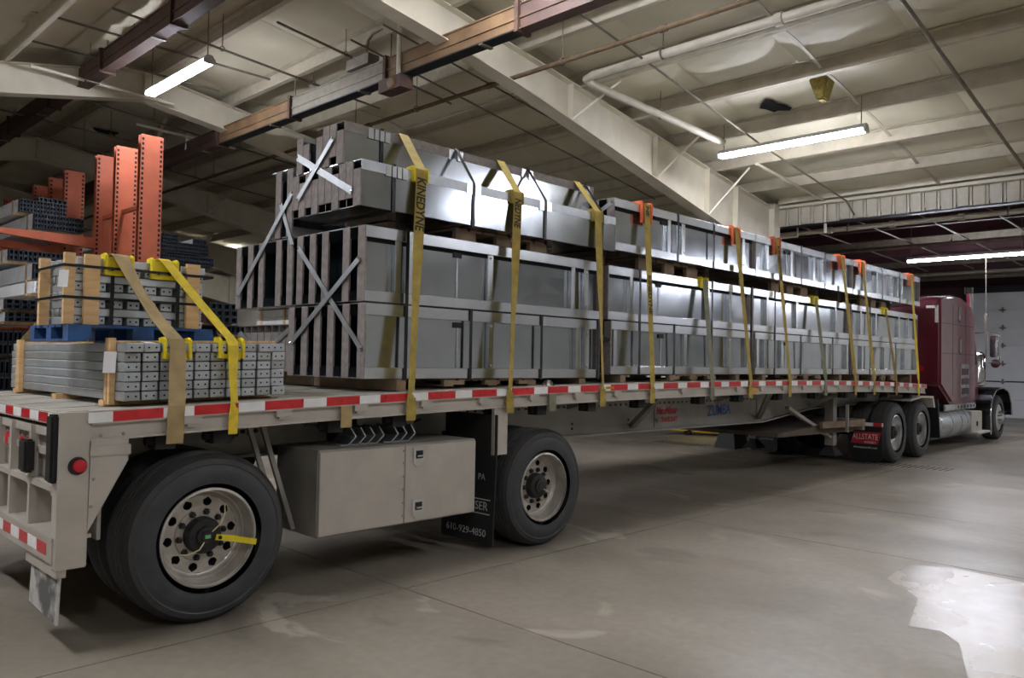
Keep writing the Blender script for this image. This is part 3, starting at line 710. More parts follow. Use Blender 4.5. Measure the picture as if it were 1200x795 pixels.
BN = [('the middle stack', 5.15, 8.12), ('the third stack', 8.2, 11.32), ('the frontmost stack', 11.42, 14.55)]
RB = [((6.62, 7.62), (7.1,), (6.55, 7.95)), ((8.55, 9.05, 10.5), (9.5,), (8.6, 10.05, 10.35)), ((11.9, 12.9, 13.9), (12.5, 13.6), (12.0, 13.2, 13.75))]
for (wh, a, b), (rl, ru, rt) in zip(BN, RB):
    for k in range(5):
        y = .15+.2*k
        panel(pname(k, 'bottom row', wh), a+.06, b, y, .2, Z0, Z0+.545, rl, (a+.13, b-.05), 'panels in the forward stacks', k < 1)
        panel(pname(k, 'second row', wh), a, b, y, .2, Z0+.555, Z0+1.105, ru, (a+.4, b-.5), 'panels in the forward stacks', k < 1, slot=True)
    for k in range(6):
        panel(pname(k, 'top row', wh), a+.08 if a < 6 else a+.05, b+.12, .15+.2*k, .2, 2.80, 3.335, rt, (a+1.1,), 'panels in the forward stacks', k < 1, slot=a < 6)
# short offcut panel hanging at the gap
panel('short plain panel end standing at the gap between the top bundle and the top row', 4.97, 5.2, .16, .09, 2.85, 3.12, (), (), None, False, None, True)
# ---- strapping bands ----
def band(label, x, path, group='black strapping bands'):
    o = MB().ribbon([(x, y, z) for y, z in path], (.03, 0, 0), .006, closed=True).build('strapping_band', BAND)
    return tag(o, label, 'band', group)
def rect(y0, y1, z0, z1): return [(y0-.004, z0-.004), (y1+.004, z0-.004), (y1+.004, z1+.004), (y0-.004, z1+.004)]
band('black strapping band around both lower rows of the rear silver stack', 2.567, rect(.125, 1.25, 1.49, 2.652))
for x, l in ((3.249, 'left'), (4.128, 'middle'), (4.97, 'right')): band(f'{l} of three black bands around the bottom row of the rear stack', x, rect(.125, 1.25, 1.49, 2.067))
up = [(.118, 2.768), (1.085, 2.768), (1.085, 3.125), (1.04, 3.46), (.355, 3.46), (.352, 3.455), (.118, 3.128)]
for x, l in ((3.25, 'middle'), (4.15, 'right'), (5.0, 'rightmost')): band(f'{l} black band slanting over the step of the topmost plain bundle', x, up)
band('short black band around the lower tier near the open ends of the topmost bundle', 2.42, rect(.122, 1.083, 2.77, 3.125))
band('black band around the upper tier near the open ends of the topmost bundle', 2.47, rect(.357, 1.04, 3.122, 3.455))
for x, l in ((5.70, 'first'), (7.175, 'second'), (8.17, 'third'), (8.80, 'fourth'), (11.37, 'fifth'), (12.2, 'sixth')):
    band(f'{l} black band from the left around both rows of the forward panel stacks', x, rect(.15, 1.15, Z0, Z0+1.11))
for x, l in ((6.365, 'first'), (9.6, 'second'), (10.7, 'third'), (13.4, 'fourth')):
    band(f'{l} black band from the left around only the bottom row of the forward stacks', x, rect(.15, 1.15, Z0, Z0+.55))
for x, l in ((6.42, 'first'), (7.2, 'second'), (9.6, 'third'), (10.4, 'fourth'), (12.75, 'fifth'), (13.6, 'sixth')):
    band(f'{l} black band from the left around the top row of the forward stacks', x, rect(.15, 1.35, 2.8, 3.337))
for o in [o for o in bpy.data.objects if o.name.startswith('strapping_band') and 'topmost' in o['label']]:
    x = WL[o.name].x
    for y, z in ((.1185, 3.03), (.354, 3.36)):
        if (x == 2.42 and y > .3) or (x == 2.47 and y < .3): continue
        for sx_ in (-1, 1): MB().box(x+sx_*.05-.03, x+sx_*.05+.03, y-.003, y, z, z+.085).build('edge_plate', GF, o)
# ---- flat steel strips screwed in crosses over the stack ends ----
def strip(label, a, b, x=2.172, w=.045):
    t = thing('steel_strip', label, 'strip', (x, a[0], a[1]), 'cross strips on the stack end')
    MB().bar((x, *a), (x, *b), .004, w, (0, 0, 1)).build('flat_bar', GD, t)
    for e in (a, b):
        MB().lathe([(0, -.012), (.010, -.008), (.012, -.002)], (x, *e), 'X', 8).build('screw', CHR, t)
strip('long diagonal strip over the left end of the upper panels', (1.17, 3.015), (2.078, 2.202), 2.166)
strip('short diagonal strip crossing the long one at the left of the stack end', (1.374, 2.948), (1.162, 2.572), 2.176)
strip('strip running down to the right in the large cross on the stack end', (1.067, 2.543), (.157, 1.717), 2.176)
strip('strip running down to the left in the large cross on the stack end', (.194, 2.391), (1.136, 1.764), 2.166)
strip('bright wide strip running down to the right on the topmost bundle end', (1.0, 3.27), (.22, 2.89), 2.105, .055)
strip('strip running down to the left on the topmost bundle end', (.47, 3.33), (.96, 2.92), 2.095)
strip('short strip slanting across the end gap between rear and middle stacks', (.16, 1.86), (.42, 1.98), 5.203)
strip('short strip at the upper end corner of the top row beside the gap', (.16, 3.28), (.36, 3.18), 5.2)
# ---- pallets and dunnage ----
def pallet(label, x0, x1, y0, y1, z0, z1, m, bm_=None, grp=None):
    t = thing('pallet', label, 'pallet', ((x0+x1)/2, (y0+y1)/2, z0), grp)
    h = z1-z0; bt = min(.02, h*.22)
    n = 7
    for k in range(n):
        a = x0+(x1-x0)*k/n; wdt = (x1-x0)/n*.82
        MB().box(a, a+wdt, y0, y1, z1-bt, z1).build('top_board', m, t)
    for k in range(3):
        a = x0+(x1-x0-.1)*k/2; MB().box(a, a+.1, y0, y1, z0, z0+bt).build('bottom_board', m, t)
        yy = y0+(y1-y0-.045)*k/2; 
        for (u0, u1) in ((0, .2), (.42, .58), (.8, 1)): MB().box(x0+(x1-x0)*u0, x0+(x1-x0)*u1, yy, yy+.045, z0+bt, z1-bt).build('block', m, t)
    return t
for x0, x1, z0, z1, l in ((3.2, 4.35, 2.652, 2.770, 'wooden pallet between the topmost bundle and the rear stack'), (5.85, 7.05, 2.642, 2.796, 'wooden pallet under the top row above the middle stack'), (8.95, 10.1, 2.642, 2.796, 'wooden pallet under the top row above the third stack'), (12.1, 13.3, 2.642, 2.796, 'wooden pallet under the top row above the frontmost stack')):
    pallet(l, x0, x1, .28, 1.2, z0, z1, PALW, grp='wooden pallets in the load')
for x0, x1, l, zt_ in ((3.0, 4.1, 'wooden pallet under the rear stack on the trailer deck', 1.49), (6.3, 7.3, 'wooden pallet under the middle stack on the trailer deck', Z0-.006), (9.3, 10.3, 'wooden pallet under the third stack on the trailer deck', Z0-.006), (12.3, 13.4, 'wooden pallet under the frontmost stack on the trailer deck', Z0-.006)):
    pallet(l, x0, x1, .16, 1.2, max(D(x0), D(x1))+.002, zt_, PALW, grp='wooden pallets in the load')
def block(label, a, b, m=WOODH): return tag(MB().box(a[0], b[0], a[1], b[1], a[2], b[2]).build('timber_block', m), label, 'timber', 'timber blocks under the load')
block('pale timber block under the rear stack beside its left band', (3.12, .15, D(3.2)+.002), (3.32, .26, 1.49)) if 0 else None
for x, l in ((2.5, 'dark timber bearer under the rear end of the rear stack'), (4.7, 'timber bearer under the front end of the rear stack')):
    block(l, (x, .14, D(x+.1)+.002), (x+.09, 1.3, 1.489), PALW)
for x, l in ((5.4, 'timber bearer under the left end of the middle stack'), (7.8, 'timber bearer under the right end of the middle stack'), (8.5, 'timber bearer under the left end of the third stack'), (11.0, 'timber bearer under the right end of the third stack'), (11.7, 'timber bearer under the left end of the frontmost stack'), (14.2, 'timber bearer under the right end of the frontmost stack')):
    block(l, (x, .17, max(D(x), D(x+.09))+.002), (x+.09, 1.2, Z0-.006), PALW)
for x, l in ((2.95, 'timber bearer under the topmost bundle left of its pallet'), (4.9, 'timber bearer under the right end of the topmost bundle')): block(l, (x-.3, .5, 2.652), (x-.22, 1.1, 2.766), PALW)
for x, l in ((5.45, 'left end of the middle stack'), (7.6, 'right end of the middle stack'), (8.45, 'left end of the third stack'), (10.9, 'right end of the third stack'), (11.75, 'left end of the frontmost stack'), (14.1, 'right end of the frontmost stack')): block('timber bearer under the top row at the '+l, (x, .5, 2.642), (x+.09, 1.2, 2.794), PALW)
# =====================================================================
# TAIL BUNDLE: bars with punched ends, stakes, blue pallet, crated bundle
# =====================================================================
GRPB = 'bars of the lower tail bundle'
cols, rows = 10, 6
x00, y00, bl_, bw_, bh_ = .49, .1, 2.36, .0935, .0535
bm_main = MB().box(-bw_/2, bw_/2, 0, bl_, 0, bh_).mesh('tube', BARM, bevel=.004, seg=1)
bm_alt = MB().box(-bw_/2, bw_/2, 0, bl_, 0, bh_).mesh('tube', BARM2, bevel=.004, seg=1)
hol = MB().lathe([(.0062, -.0012), (.0062, .004)], n=8).mesh('bolt_hole', VOID)
for c in range(cols):
    for r in range(rows):
        x = x00+bw_/2+.1045*c; dy = rnd.uniform(-.008, .008)+(0.0 if r < 5 else rnd.uniform(-.03, .01))
        z = D(.5)+.035+(x-.5)*.024+.0575*r
        t = thing('steel_bar', f'{ORD[c]} bar from the left, {ORD[rows-1-r]} layer down, lower tail bundle', 'bar', (x, y00+dy, z), GRPB)
        b = inst(bm_main if (c*7+r*3) % 4 else bm_alt, 'tube', t, (x, y00+dy, z), (0, -.024, 0))
        for s in (-.022, .022): inst(hol, 'bolt_hole', t, (x+s, y00+dy, z+bh_*.5+s*.024))
ztop = D(.5)+.035+.0575*5+bh_
for y, l in ((.30, 'nearer'), (1.2, 'middle'), (2.15, 'farther')):
    tag(MB().hexa([(.45, y, D(.45)+.001), (1.56, y, D(1.56)+.001), (1.56, y+.09, D(1.56)+.001), (.45, y+.09, D(.45)+.001), (.45, y, D(.5)+.034), (1.56, y, D(.5)+.058), (1.56, y+.09, D(.5)+.058), (.45, y+.09, D(.5)+.034)]).build('timber_bearer', WOODH), f'{l} timber bearer under the lower tail bundle of bars', 'timber', 'bearers of the tail bundle')
for y, l in ((.235, 'first'), (.285, 'second'), (2.12, 'third'), (2.17, 'fourth')):
    tag(MB().box(.455, .487, y, y+.036, D(.5)+.012, ztop+.03).build('timber_stake', WOOD), f'{l} upright timber stake from the near end against the side of the lower bar bundle', 'stake', 'stakes of the tail bundle')
for y, l in ((.26, 'near'), (2.13, 'far')):
    tag(MB().hexa([(.46, y, ztop-.0+.002), (1.54, y, ztop+.029), (1.54, y+.035, ztop+.029), (.46, y+.035, ztop+.002), (.46, y, ztop+.014), (1.54, y, ztop+.044), (1.54, y+.035, ztop+.044), (.46, y+.035, ztop+.014)]).build('timber_batten', WOODH), f'{l} thin timber batten lying across the top of the lower bar bundle', 'batten', 'battens on the tail bundle')
tag(MB().ribbon([(.455, .226, 1.66), (.45, .224, 1.60), (.445, .215, 1.535)], (.06, -.03, 0), .002).build('paper_tag', PAPER), 'white paper tag on the stakes at the corner of the lower bar bundle', 'tag', 'paper tags')
tag(MB().ribbon([(.64, .20, ztop+.012), (.645, .085, ztop+.0), (.645, .084, ztop-.045)], (.06, 0, 0), .002).build('paper_tag', PAPER), 'white paper tag folded over the top front bars', 'tag', 'paper tags')
# blue pallet
bz0, bz1 = ztop+.006, ztop+.105
pb = thing('blue_pallet', 'weathered blue timber block pallet on top of the lower bar bundle', 'pallet', (.67, .66, bz0))
for k in range(6):
    y = .285+.128*k; MB().box(.24, 1.1, y, y+.105, bz1-.016, bz1).build('top_board', BLUEW, pb)
for x in (.24, .62, 1.0): MB().box(x, x+.1, .285, 1.03, bz0, bz0+.014).build('bottom_board', BLUEW, pb)
for y in (.285, .6, .94):
    for x in (.24, .60, .98):
        MB().box(x, x+.125, y, y+.095, bz0+.014, bz1-.016).build('block', BLUEW, pb)
# bars stacked crosswise above
GU = 'bars of the upper tail bundle'
ux0, ux1, uy0, uy1 = .29, 1.07, .37, .86
uz = bz1+.004; n8 = 8; pitch = .0505
sb = MB().box(-.0365, .0365, 0, uy1-uy0, 0, .047).mesh('tube', BARM, bevel=.004, seg=1)
lb = MB().box(0, ux1-ux0, -.0365, .0365, 0, .047).mesh('tube', BARM, bevel=.004, seg=1)
for r in range(n8):
    z = uz+pitch*r
    if r % 2 == 0:
        for c in range(8):
            x = ux0+.04+.1*c
            t = thing('steel_bar', f'{ORD[c]} end-on bar from the left, {ORD[7-r]} layer down, crated bundle', 'bar', (x, uy0, z), GU)
            inst(sb, 'tube', t, (x, uy0, z))
            for s in (-.018, .018): inst(hol, 'bolt_hole', t, (x+s, uy0, z+.025))
    else:
        for c in range(5):
            y = uy0+.04+.1*c
            t = thing('steel_bar', f'{ORD[c]} crosswise bar from the near side, {ORD[7-r]} layer down, crated bundle', 'bar', (ux0, y, z), GU)
            inst(lb, 'tube', t, (ux0+rnd.uniform(-.012, .012), y, z))
utop = uz+pitch*7+.047
for x0, x1, y0, y1, l in ((.225, .283, .335, .364, 'left upright board at the front corner of the crated bundle'), (.335, .42, .335, .364, 'second upright board from the left on the crated bundle front'), (.945, 1.03, .335, .364, 'right upright board on the crated bundle front'), (.225, .283, .80, .84, 'upright board at the far left corner of the crated bundle'), (1.078, 1.11, .80, .86, 'upright board at the far right corner of the crated bundle')):
    tag(MB().box(x0, x1, y0, y1, bz1+.002, utop+.015).build('upright_board', WOOD), l, 'board', 'boards of the crated bundle')
for z, l in ((utop-.06, 'upper'), (uz+.155, 'lower')):
    q = MB(); q.ribbon([(.218, .328, z), (1.116, .328, z+.0), (1.116, .868, z), (.218, .868, z)], (0, 0, .016), .003, closed=True)
    tag(q.build('strapping_band', BAND), f'{l} black band running level around the crated bundle on the blue pallet', 'band', 'level bands of the crated bundle')
for x, l in ((.50, 'left'), (.90, 'right')):
    tag(MB().ribbon([(x, .362, bz1-.016), (x, .862, bz1-.016), (x, .862, utop+.004), (x, .362, utop+.004)], (.022, 0, 0), .003, closed=True).build('strapping_band', BAND), f'{l} upright black band tying the crated bundle to the blue pallet', 'band', 'upright bands of the crated bundle')
tag(MB().ribbon([(.222, .33, 2.13), (.219, .328, 2.09), (.214, .322, 2.03)], (.045, -.025, 0), .002).build('paper_tag', PAPER), 'white paper tag on the left upright board of the crated bundle', 'tag', 'paper tags')
# =====================================================================
# WINCH STRAPS AND CORNER PROTECTORS
# =====================================================================
def strap(label, m, path, wds, letters=None, sd=(0, 0, -1), group='webbing straps over the load'):
    P = [V(p[:3]) for p in path]
    t = thing('load_strap', label, 'strap', P[0], group)
    ws = []
    for p, wd in zip(path, wds):
        tw = p[3] if len(p) > 3 else 0
        ws.append(V((math.cos(tw), math.sin(tw), 0))*wd)
    MB().ribbon(P, ws, .004).build('webbing', m, t)
    for (s, size, a, b, x, y) in (letters or ()):
        text('strap_lettering', s, size, PBLK, ((x), y, (a+b)/2), sd, (1, 0, sd[0]/-sd[2]), t, sx=abs(a-b)/(size*len(s)*.72), bold=.003)
    return t
def loadstrap(label, m, xt, xb, ztop_, yt=.15, wt=.1, twist=1.0, upper=None, letters=None, zfar=None):
    yo = -.012; d = D(xb)
    path = []; wds = []
    def add(p, w_): path.append(p); wds.append(w_)
    far = zfar or ztop_
    add((xb, TW+.012, D(xb)-.2), wt); add((xb, TW+.012, D(xb)), wt)
    add((xt, 2.3, 2.4), wt); add((xt, 1.4, far), wt)
    if upper: add((upper[0], upper[1], upper[2]), wt)
    add((xt, yt-.02, ztop_+.003), wt); add((xt, yt-.025, ztop_-.03), wt)
    for k in range(1, 12):
        u = k/12; tw = (.42 if xt < 5.2 else .12 if xt < 9 else -.1)*twist*min(1, max(0, (u-.3)/.4))
        add((xt+(xb-xt)*u, yt-.025+(yo-yt+.025)*u, ztop_-.03+(d-ztop_+.03)*u, tw), wt)
    add((xb, yo, d+.0, twist*.4 if xt < 5.2 else .1), wt*.95); add((xb, yo-.001, d-.03, twist*.2), wt*.9); add((xb, yo-.002, d-.075, 0), wt*.9); add((xb, yo-.001, d-.215, 0), wt*.9)
    return strap(label, m, path, wds, letters, (xb-xt, yo-yt+.025, d-ztop_+.03))
def lat(xt, xb, z, zt_, yt, zb_=1.45, yo=-.012):
    u = (zt_-z)/(zt_-zb_); return xt+(xb-xt)*u, yt-.025+(yo-yt+.025)*u-.0035
def letters(xt, xb, ztop_, yt, items):
    out = []
    for s, size, za, zb_ in items:
        x, y = lat(xt, xb, (za+zb_)/2, ztop_, yt); out.append((s, size, za, zb_, x, y))
    return out
loadstrap('yellow strap nearest the tail over the topmost bundle, with bold black lettering', STO, 2.665, 2.525, 3.13, .12, .1, 1.0, (2.68, .355, 3.462), letters(2.665, 2.525, 3.13, .12, [('KINEDYNE', .12, 3.11, 2.60)]), 3.462)
loadstrap('second yellow strap from the tail over the topmost bundle', STO, 3.758, 3.594, 3.13, .12, .1, 1.1, (3.79, .355, 3.462), letters(3.758, 3.594, 3.13, .12, [('NEDYNE', .11, 3.09, 2.80)]), 3.462)
loadstrap('third yellow strap from the tail over the right end of the topmost bundle', STO, 4.897, 4.875, 3.13, .12, .1, 1.1, (4.87, .355, 3.462), letters(4.897, 4.875, 3.13, .12, [('GRAINGER 2 WLL', .05, 2.6, 2.1)] if 0 else []), 3.462)
loadstrap('yellow strap with an orange protector at the left end of the top row', STO, 5.771, 5.715, 3.34, .15, .1, 1.1, None, letters(5.771, 5.715, 3.34, .15, [('NE', .08, 3.33, 3.2), ('KINEDYNE', .085, 2.62, 2.12)]))
loadstrap('second yellow strap from the left over the top row, orange protector above the middle stack', STO, 7.699, 7.842, 3.34, .15, .1, 1.2)
loadstrap('third yellow strap from the left over the top row, orange protector above the third stack', STO, 8.807, 8.925, 3.34, .15, .1, 1.1, None, letters(8.807, 8.925, 3.34, .15, [('KINEDYNE', .08, 3.3, 2.75)]))
loadstrap('fourth yellow strap from the left over the top row of panels', STO, 10.977, 11.18, 3.34, .15, .1, 1.1)
loadstrap('fifth yellow strap from the left over the top row of panels', STO, 11.802, 11.957, 3.34, .15, .1, 1.1)
loadstrap('last yellow strap over the top row, right beside the truck sleeper', STY, 14.117, 14.108, 3.34, .15, .1, .9)
loadstrap('grey-green strap over the middle stack under the top row', STG, 6.966, 6.925, 2.64, .15, .1, .8)
loadstrap('grey-green strap over the third stack under the top row', STG, 10.033, 10.076, 2.64, .15, .1, .8)
loadstrap('brownish strap over the frontmost stack under the top row', STB, 12.839, 12.971, 2.64, .15, .1, .8)
def protector(label, x, y, z, m, h, wd, depth, grp, holes=False):
    t = thing('corner_protector', label, 'protector', (x, y, z), grp)
    a, b = x-wd/2, x+wd/2
    q = MB(); q.prism([(a, y-.012, z-h), (a, y-.012, z+.012), (a, y+depth, z+.012), (a, y+depth, z+.001), (a, y-.001, z+.001), (a, y-.001, z-h)], (wd, 0, 0)); q.build('angle_shell', m, t)
    for s in (-1, 1):
        xa = x+s*(wd/2-.0) - (.018 if s > 0 else 0)
        q = MB(); q.prism([(xa, y-.034, z-h), (xa, y-.034, z+.02), (xa, y-.005, z+.036), (xa, y+depth, z+.03), (xa, y+depth, z+.012), (xa, y-.012, z+.012), (xa, y-.012, z-h)], (.018, 0, 0)); q.build('side_ridge', m, t, bevel=.004)
    if holes:
        for s in (-.035, .035): MB().lathe([(.012, -.0135), (.012, -.011)], (x+s, y, z-h*.6), 'Y', 10).build('hole', VOID, t)
    return t
OG = 'orange corner protectors'
for x, l in ((5.771, 'first orange corner protector from the left on the top row'), (7.699, 'second orange corner protector from the left on the top row'), (8.807, 'third orange corner protector from the left on the top row'), (10.977, 'fourth orange corner protector from the left on the top row'), (11.802, 'fifth orange corner protector from the left on the top row'), (14.117, 'last orange corner protector on the top row beside the truck')):
    protector(l, x, .149, 3.337, PROO, .2, .19, .16, OG)
for x, l in ((2.665, 'yellow corner protector under the tailmost strap on the topmost bundle'), (3.758, 'small protector under the second strap on the topmost bundle'), (4.897, 'small protector under the third strap on the topmost bundle')):
    protector(l, x, .124, 3.122, PROY if x < 3 else STO, .09, .15, .07, 'protectors of the topmost bundle')
for x, l in ((6.966, 'yellow protector under the grey strap on the middle stack'), (10.033, 'yellow protector under the grey strap on the third stack'), (12.839, 'yellow protector under the brown strap on the frontmost stack')):
    protector(l, x, .149, 2.637, PROY, .1, .15, .07, 'protectors of the lower stacks')
# straps over the tail bundles
e1 = utop+.02
strap('wide tan strap twisting down over the tail bundles to the rail', STT, [(.60, TW+.012, D(.6)-.2), (.60, TW+.012, D(.6)), (.6, 2.5, ztop+.03), (.58, .9, e1), (.53, .36, e1+.012), (.535, .335, e1, .1), (.61, .26, 2.05, .5), (.70, .18, 1.87, .25), (.775, .085, ztop+.03, 0), (.785, .066, ztop-.02, 0), (.77, .03, D(.8)+.15, 0), (.755, -.012, D(.75)+.0, .0), (.75, -.013, D(.75)-.075, 0), (.748, -.012, D(.75)-.225, 0)], [.1]*14)
strap('bright yellow narrow strap over the right of the tail bundles', STY, [(1.0, TW+.012, D(1)-.2), (1.0, TW+.012, D(1)), (1.0, 2.5, ztop+.03), (.85, .9, e1), (.80, .36, e1+.012), (.805, .335, e1), (.95, .23, 2.02), (1.13, .085, ztop+.042), (1.135, .062, ztop, 0), (1.125, .03, D(1.1)+.14, .35), (1.115, -.012, D(1.1), .4), (1.112, -.013, D(1.1)-.075, 0), (1.11, -.012, D(1.1)-.2, 0)], [.07]*10+[.06, .06, .06])
for x, y, z, l in ((.53, .364, utop, 'left yellow protector on the top edge of the crated bundle'), (.805, .364, utop, 'right yellow protector on the top edge of the crated bundle'), (.785, .094, ztop+.008, 'left yellow protector on the edge of the lower bar bundle'), (1.13, .094, ztop+.018, 'right yellow protector on the edge of the lower bar bundle')):
    protector(l, x, y, z, PROY, .1, .17, .06, 'yellow protectors of the tail bundles', True)
# loose spare strap tails and winches along the rail, parts of the trailer
for x, m in ((1.952, STT), (4.147, STG)):
    MB().ribbon([(x, -.006, D(x)-.075), (x, -.008, D(x)-.15), (x, -.007, D(x)-.225)], (.09, 0, 0), .006).build('stowed_strap', m, tr)
wn = MB().box(-.06, .06, .12, .24, -.27, -.18).tube([(-.1, .18, -.22), (.1, .18, -.22)], .03, 10).mesh('winch', UNDER)
for x in (.75, 1.11, 1.95, 2.52, 3.594, 4.147, 4.875, 5.715, 6.925, 7.842, 8.925, 10.076, 11.18, 11.957, 12.971, 14.1): inst(wn, 'winch', tr, (x, 0, D(x)))
MB().lathe([(.0, .05), (.03, .045), (.05, .02), (.055, 0)], (4.16, .06, D(4.16)), 'Z', 12).build('strap_roll', CHR, tr)
# steel angle pieces lying on the tool box
for k in range(7):
    x = 2.05+.085*k+(.0 if k < 4 else .05)
    q = MB(); z = 1.004; q.prism([(x, .2, z), (x+.07, .2, z), (x+.14, .2, z+.06), (x+.09, .2, z+.13), (x+.085, .2, z+.125), (x+.128, .2, z+.06), (x+.064, .2, z+.006), (x, .2, z+.006)], (0, .22, 0))
    tag(q.build('angle_iron', GD), f'{ORD[k]} bent steel corner iron from the left lying on the trailer tool box', 'corner iron', 'corner irons on the tool box')
# low bundle and wrapped pack under the overhang of the second row
for k in range(8):
    panel(f'{ORD[k]} low dark channel from the near side under the overhang of the rear stack', 2.3, 5.0, 1.32+.125*k, .125, 1.52, 1.93, (), (), 'low channels on the deck', False, 't', True, .115)
for x, l in ((2.5, 'rear'), (4.5, 'front')): block(f'{l} timber bearer under the low dark channels', (x, 1.33, D(x+.1)+.002), (x+.09, 2.33, 1.515), PALW)
q = MB(); q.box(2.35, 4.9, 1.43, 2.06, 1.936, 1.998).box(2.36, 4.9, 1.44, 2.05, 2.002, 2.066)
t = thing('wrapped_pack', 'white wrapped pack lying on the low dark channels', 'pack', (3.5, 1.75, 1.936)); q.build('wrapper', STOCKW, t)
for y in (1.55, 1.95): MB().box(2.342, 2.348, y, y+.03, 1.936, 2.066).build('wooden_strip', WOODH, t)
strip('pale strip at the left end of the low dark channels', (2.24, 1.862), (1.926, 1.70), 2.285)
strip('pale strip slanting over the right of the low dark channels', (1.33, 1.9), (1.75, 1.70), 2.285)
# =====================================================================
# CANTILEVER RACKS AND STOCK AT THE LEFT
# =====================================================================
rk = thing('cantilever_rack', 'tall orange cantilever rack with slotted uprights at the left', 'rack', (3.46, 10, 0))
slot = MB()
for k in range(62):
    for x in (-.150, .118): slot.box(x, x+.032, -.0025, .0, 4.86-.075*k, 4.90-.075*k)
slot = slot.mesh('slots', VOID)
colm = MB().box(-.165, .165, 0, .012, 0, 4.95).box(-.165, .165, .10, .112, 0, 4.95).box(-.10, -.09, .012, .10, 0, 4.95).box(.09, .10, .012, .10, 0, 4.95).mesh('upright', ORG)
YC = [7.5, 8.5, 9.36, 11.0, 11.9, 12.9, 15.0, 16.5]
for y in YC:
    u = inst(colm, 'upright', rk, (3.46, y, 0))
    s = bpy.data.objects.new('slots', slot); COL.objects.link(s); s.parent = u; stuff(s)
    MB().box(2.1, 4.9, y-.02, y+.13, 0, .12).build('base', ORG, rk)
    if y > 9:
        for z0_ in (2.05, 3.28):
            for sg in (-1, 1):
                z = z0_+(0 if z0_ < 3 else .12 if sg < 0 else -.18); rch = 1.1 if sg > 0 else 1.75
                a, b = (3.46+sg*.16, 3.46+sg*rch); lo = (z-.02, z+.09)
                if sg < 0: a, b = b, a; lo = lo[::-1]
                MB().hexa([(a, y, lo[0]), (b, y, lo[1]), (b, y+.1, lo[1]), (a, y+.1, lo[0]), (a, y, z+.16), (b, y, z+.16), (b, y+.1, z+.16), (a, y+.1, z+.16)]).build('arm', ORG, rk)
for a, b in zip(YC, YC[1:]):
    if b-a < 1.2:
        for z in (2.2, 3.9): MB().bar((3.42, a+.11, z), (3.42, b, z+.0), .05, .06).build('tie_bar', ORG, rk)
def stock(label, x0, x1, y0, y1, z0, z1, nx, nz, m, side, boards=True, grp='bundles of steel stock on the racks'):
    t = thing('stock_bundle', label, 'stock', ((x0+x1)/2, y0, z0), grp)
    MB().box(x0, x1, y0+.12, y1, z0, z1).build('stacked_lengths', side, t)
    q = MB(); cw = (x1-x0)/nx; ch = (z1-z0)/nz; th = .16
    for i in range(nx):
        for j in range(nz):
            a, b, c, d = x0+cw*i+.003, x0+cw*(i+1)-.003, z0+ch*j+.003, z0+ch*(j+1)-.003
            tx_, tz_ = (b-a)*th, (d-c)*th; jy = y0+.01*((i*5+j*3) % 3)
            P = [(a, jy, c), (b, jy, c), (b, jy, d), (a, jy, d), (a+tx_, jy, c+tz_), (b-tx_, jy, c+tz_), (b-tx_, jy, d-tz_), (a+tx_, jy, d-tz_)]
            P += [(p[0], y0+.11, p[2]) for p in P[4:]] + [(a, y0+.12, c), (b, y0+.12, c), (b, y0+.12, d), (a, y0+.12, d)]
            F = [(0, 1, 5, 4), (1, 2, 6, 5), (2, 3, 7, 6), (3, 0, 4, 7), (4, 5, 9, 8), (5, 6, 10, 9), (6, 7, 11, 10), (7, 4, 8, 11), (8, 9, 10, 11), (1, 0, 12, 13), (3, 2, 14, 15), (0, 3, 15, 12), (2, 1, 13, 14)]
            q.poly(P, F)
    stuff(q.build('channel_ends', m, t))
    if boards:
        MB().box(x0-.02, x1+.02, y0+.25, y0+.33, z0-.03, z0).build('batten', WOODH, t)
        for y in (y0+.35, y0+2.2): MB().box(x0-.015, x0-.001, y, y+.05, z0, z1).build('side_stake', PALW, t)
    return t
stock('dark channel bundle with pale side on the left rack arm', 2.43, 3.15, 9.45, 14.5, 3.62, 3.86, 16, 3, STOCKD, STOCKL)
stock('smaller dark bundle lying on top of the left rack bundle', 2.28, 2.95, 9.7, 14, 3.90, 4.10, 14, 3, STOCKD, STOCKL)
stock('thin dark pack tilted at the very top of the left rack stock', 2.62, 3.05, 10, 12, 4.14, 4.22, 6, 1, STOCKD, STOCKD, False)
stock('pale punched channel bundle just left of the crated bundle', 2.07, 2.8, 8, 12, 2.69, 2.92, 10, 2, STOCKD, STOCKL)
stock('dark bundle above the pale punched bundle on the left rack', 1.99, 2.75, 9, 13, 3.03, 3.20, 12, 2, STOCKD, STOCKL)
stock('white wrapped lengths on the left rack below the punched bundle', 2.06, 2.7, 7.95, 12, 2.49, 2.66, 4, 2, STOCKW, STOCKW)
stock('dark bundle with pale side in the middle of the left edge', 1.5, 2.2, 7, 11, 2.20, 2.33, 8, 2, STOCKD, STOCKL)
stock('second dark bundle below it at the left edge of the view', 1.52, 2.25, 7, 11, 2.04, 2.16, 8, 2, STOCKD, STOCKL)
stock('upper crate of tall dark slots beside the blue pallet', .75, 1.62, 5.9, 9, 1.60, 1.90, 18, 2, STOCKD, STOCKD)
stock('lower crate of tall dark slots behind the trailer tail at left', .72, 1.6, 5.9, 9, 1.18, 1.56, 18, 2, STOCKD, STOCKD)
for x, z0, z1, l in ((.7, 0, 1.145, 'lower stand of the crates'),):
    stock('lowest crate of dark slots standing on the floor behind the tail', .72, 1.6, 5.95, 9, .12, 1.14, 16, 4, STOCKD, STOCKD)
stock('dark channel stack right of the orange uprights', 4.42, 5.25, 9.4, 14, 3.46, 3.66, 18, 3, STOCKD, STOCKL)
stock('short dark pile on the left of the stack beside the distant light', 4.42, 4.72, 9.45, 14, 3.67, 3.80, 6, 2, STOCKD, STOCKL, False)
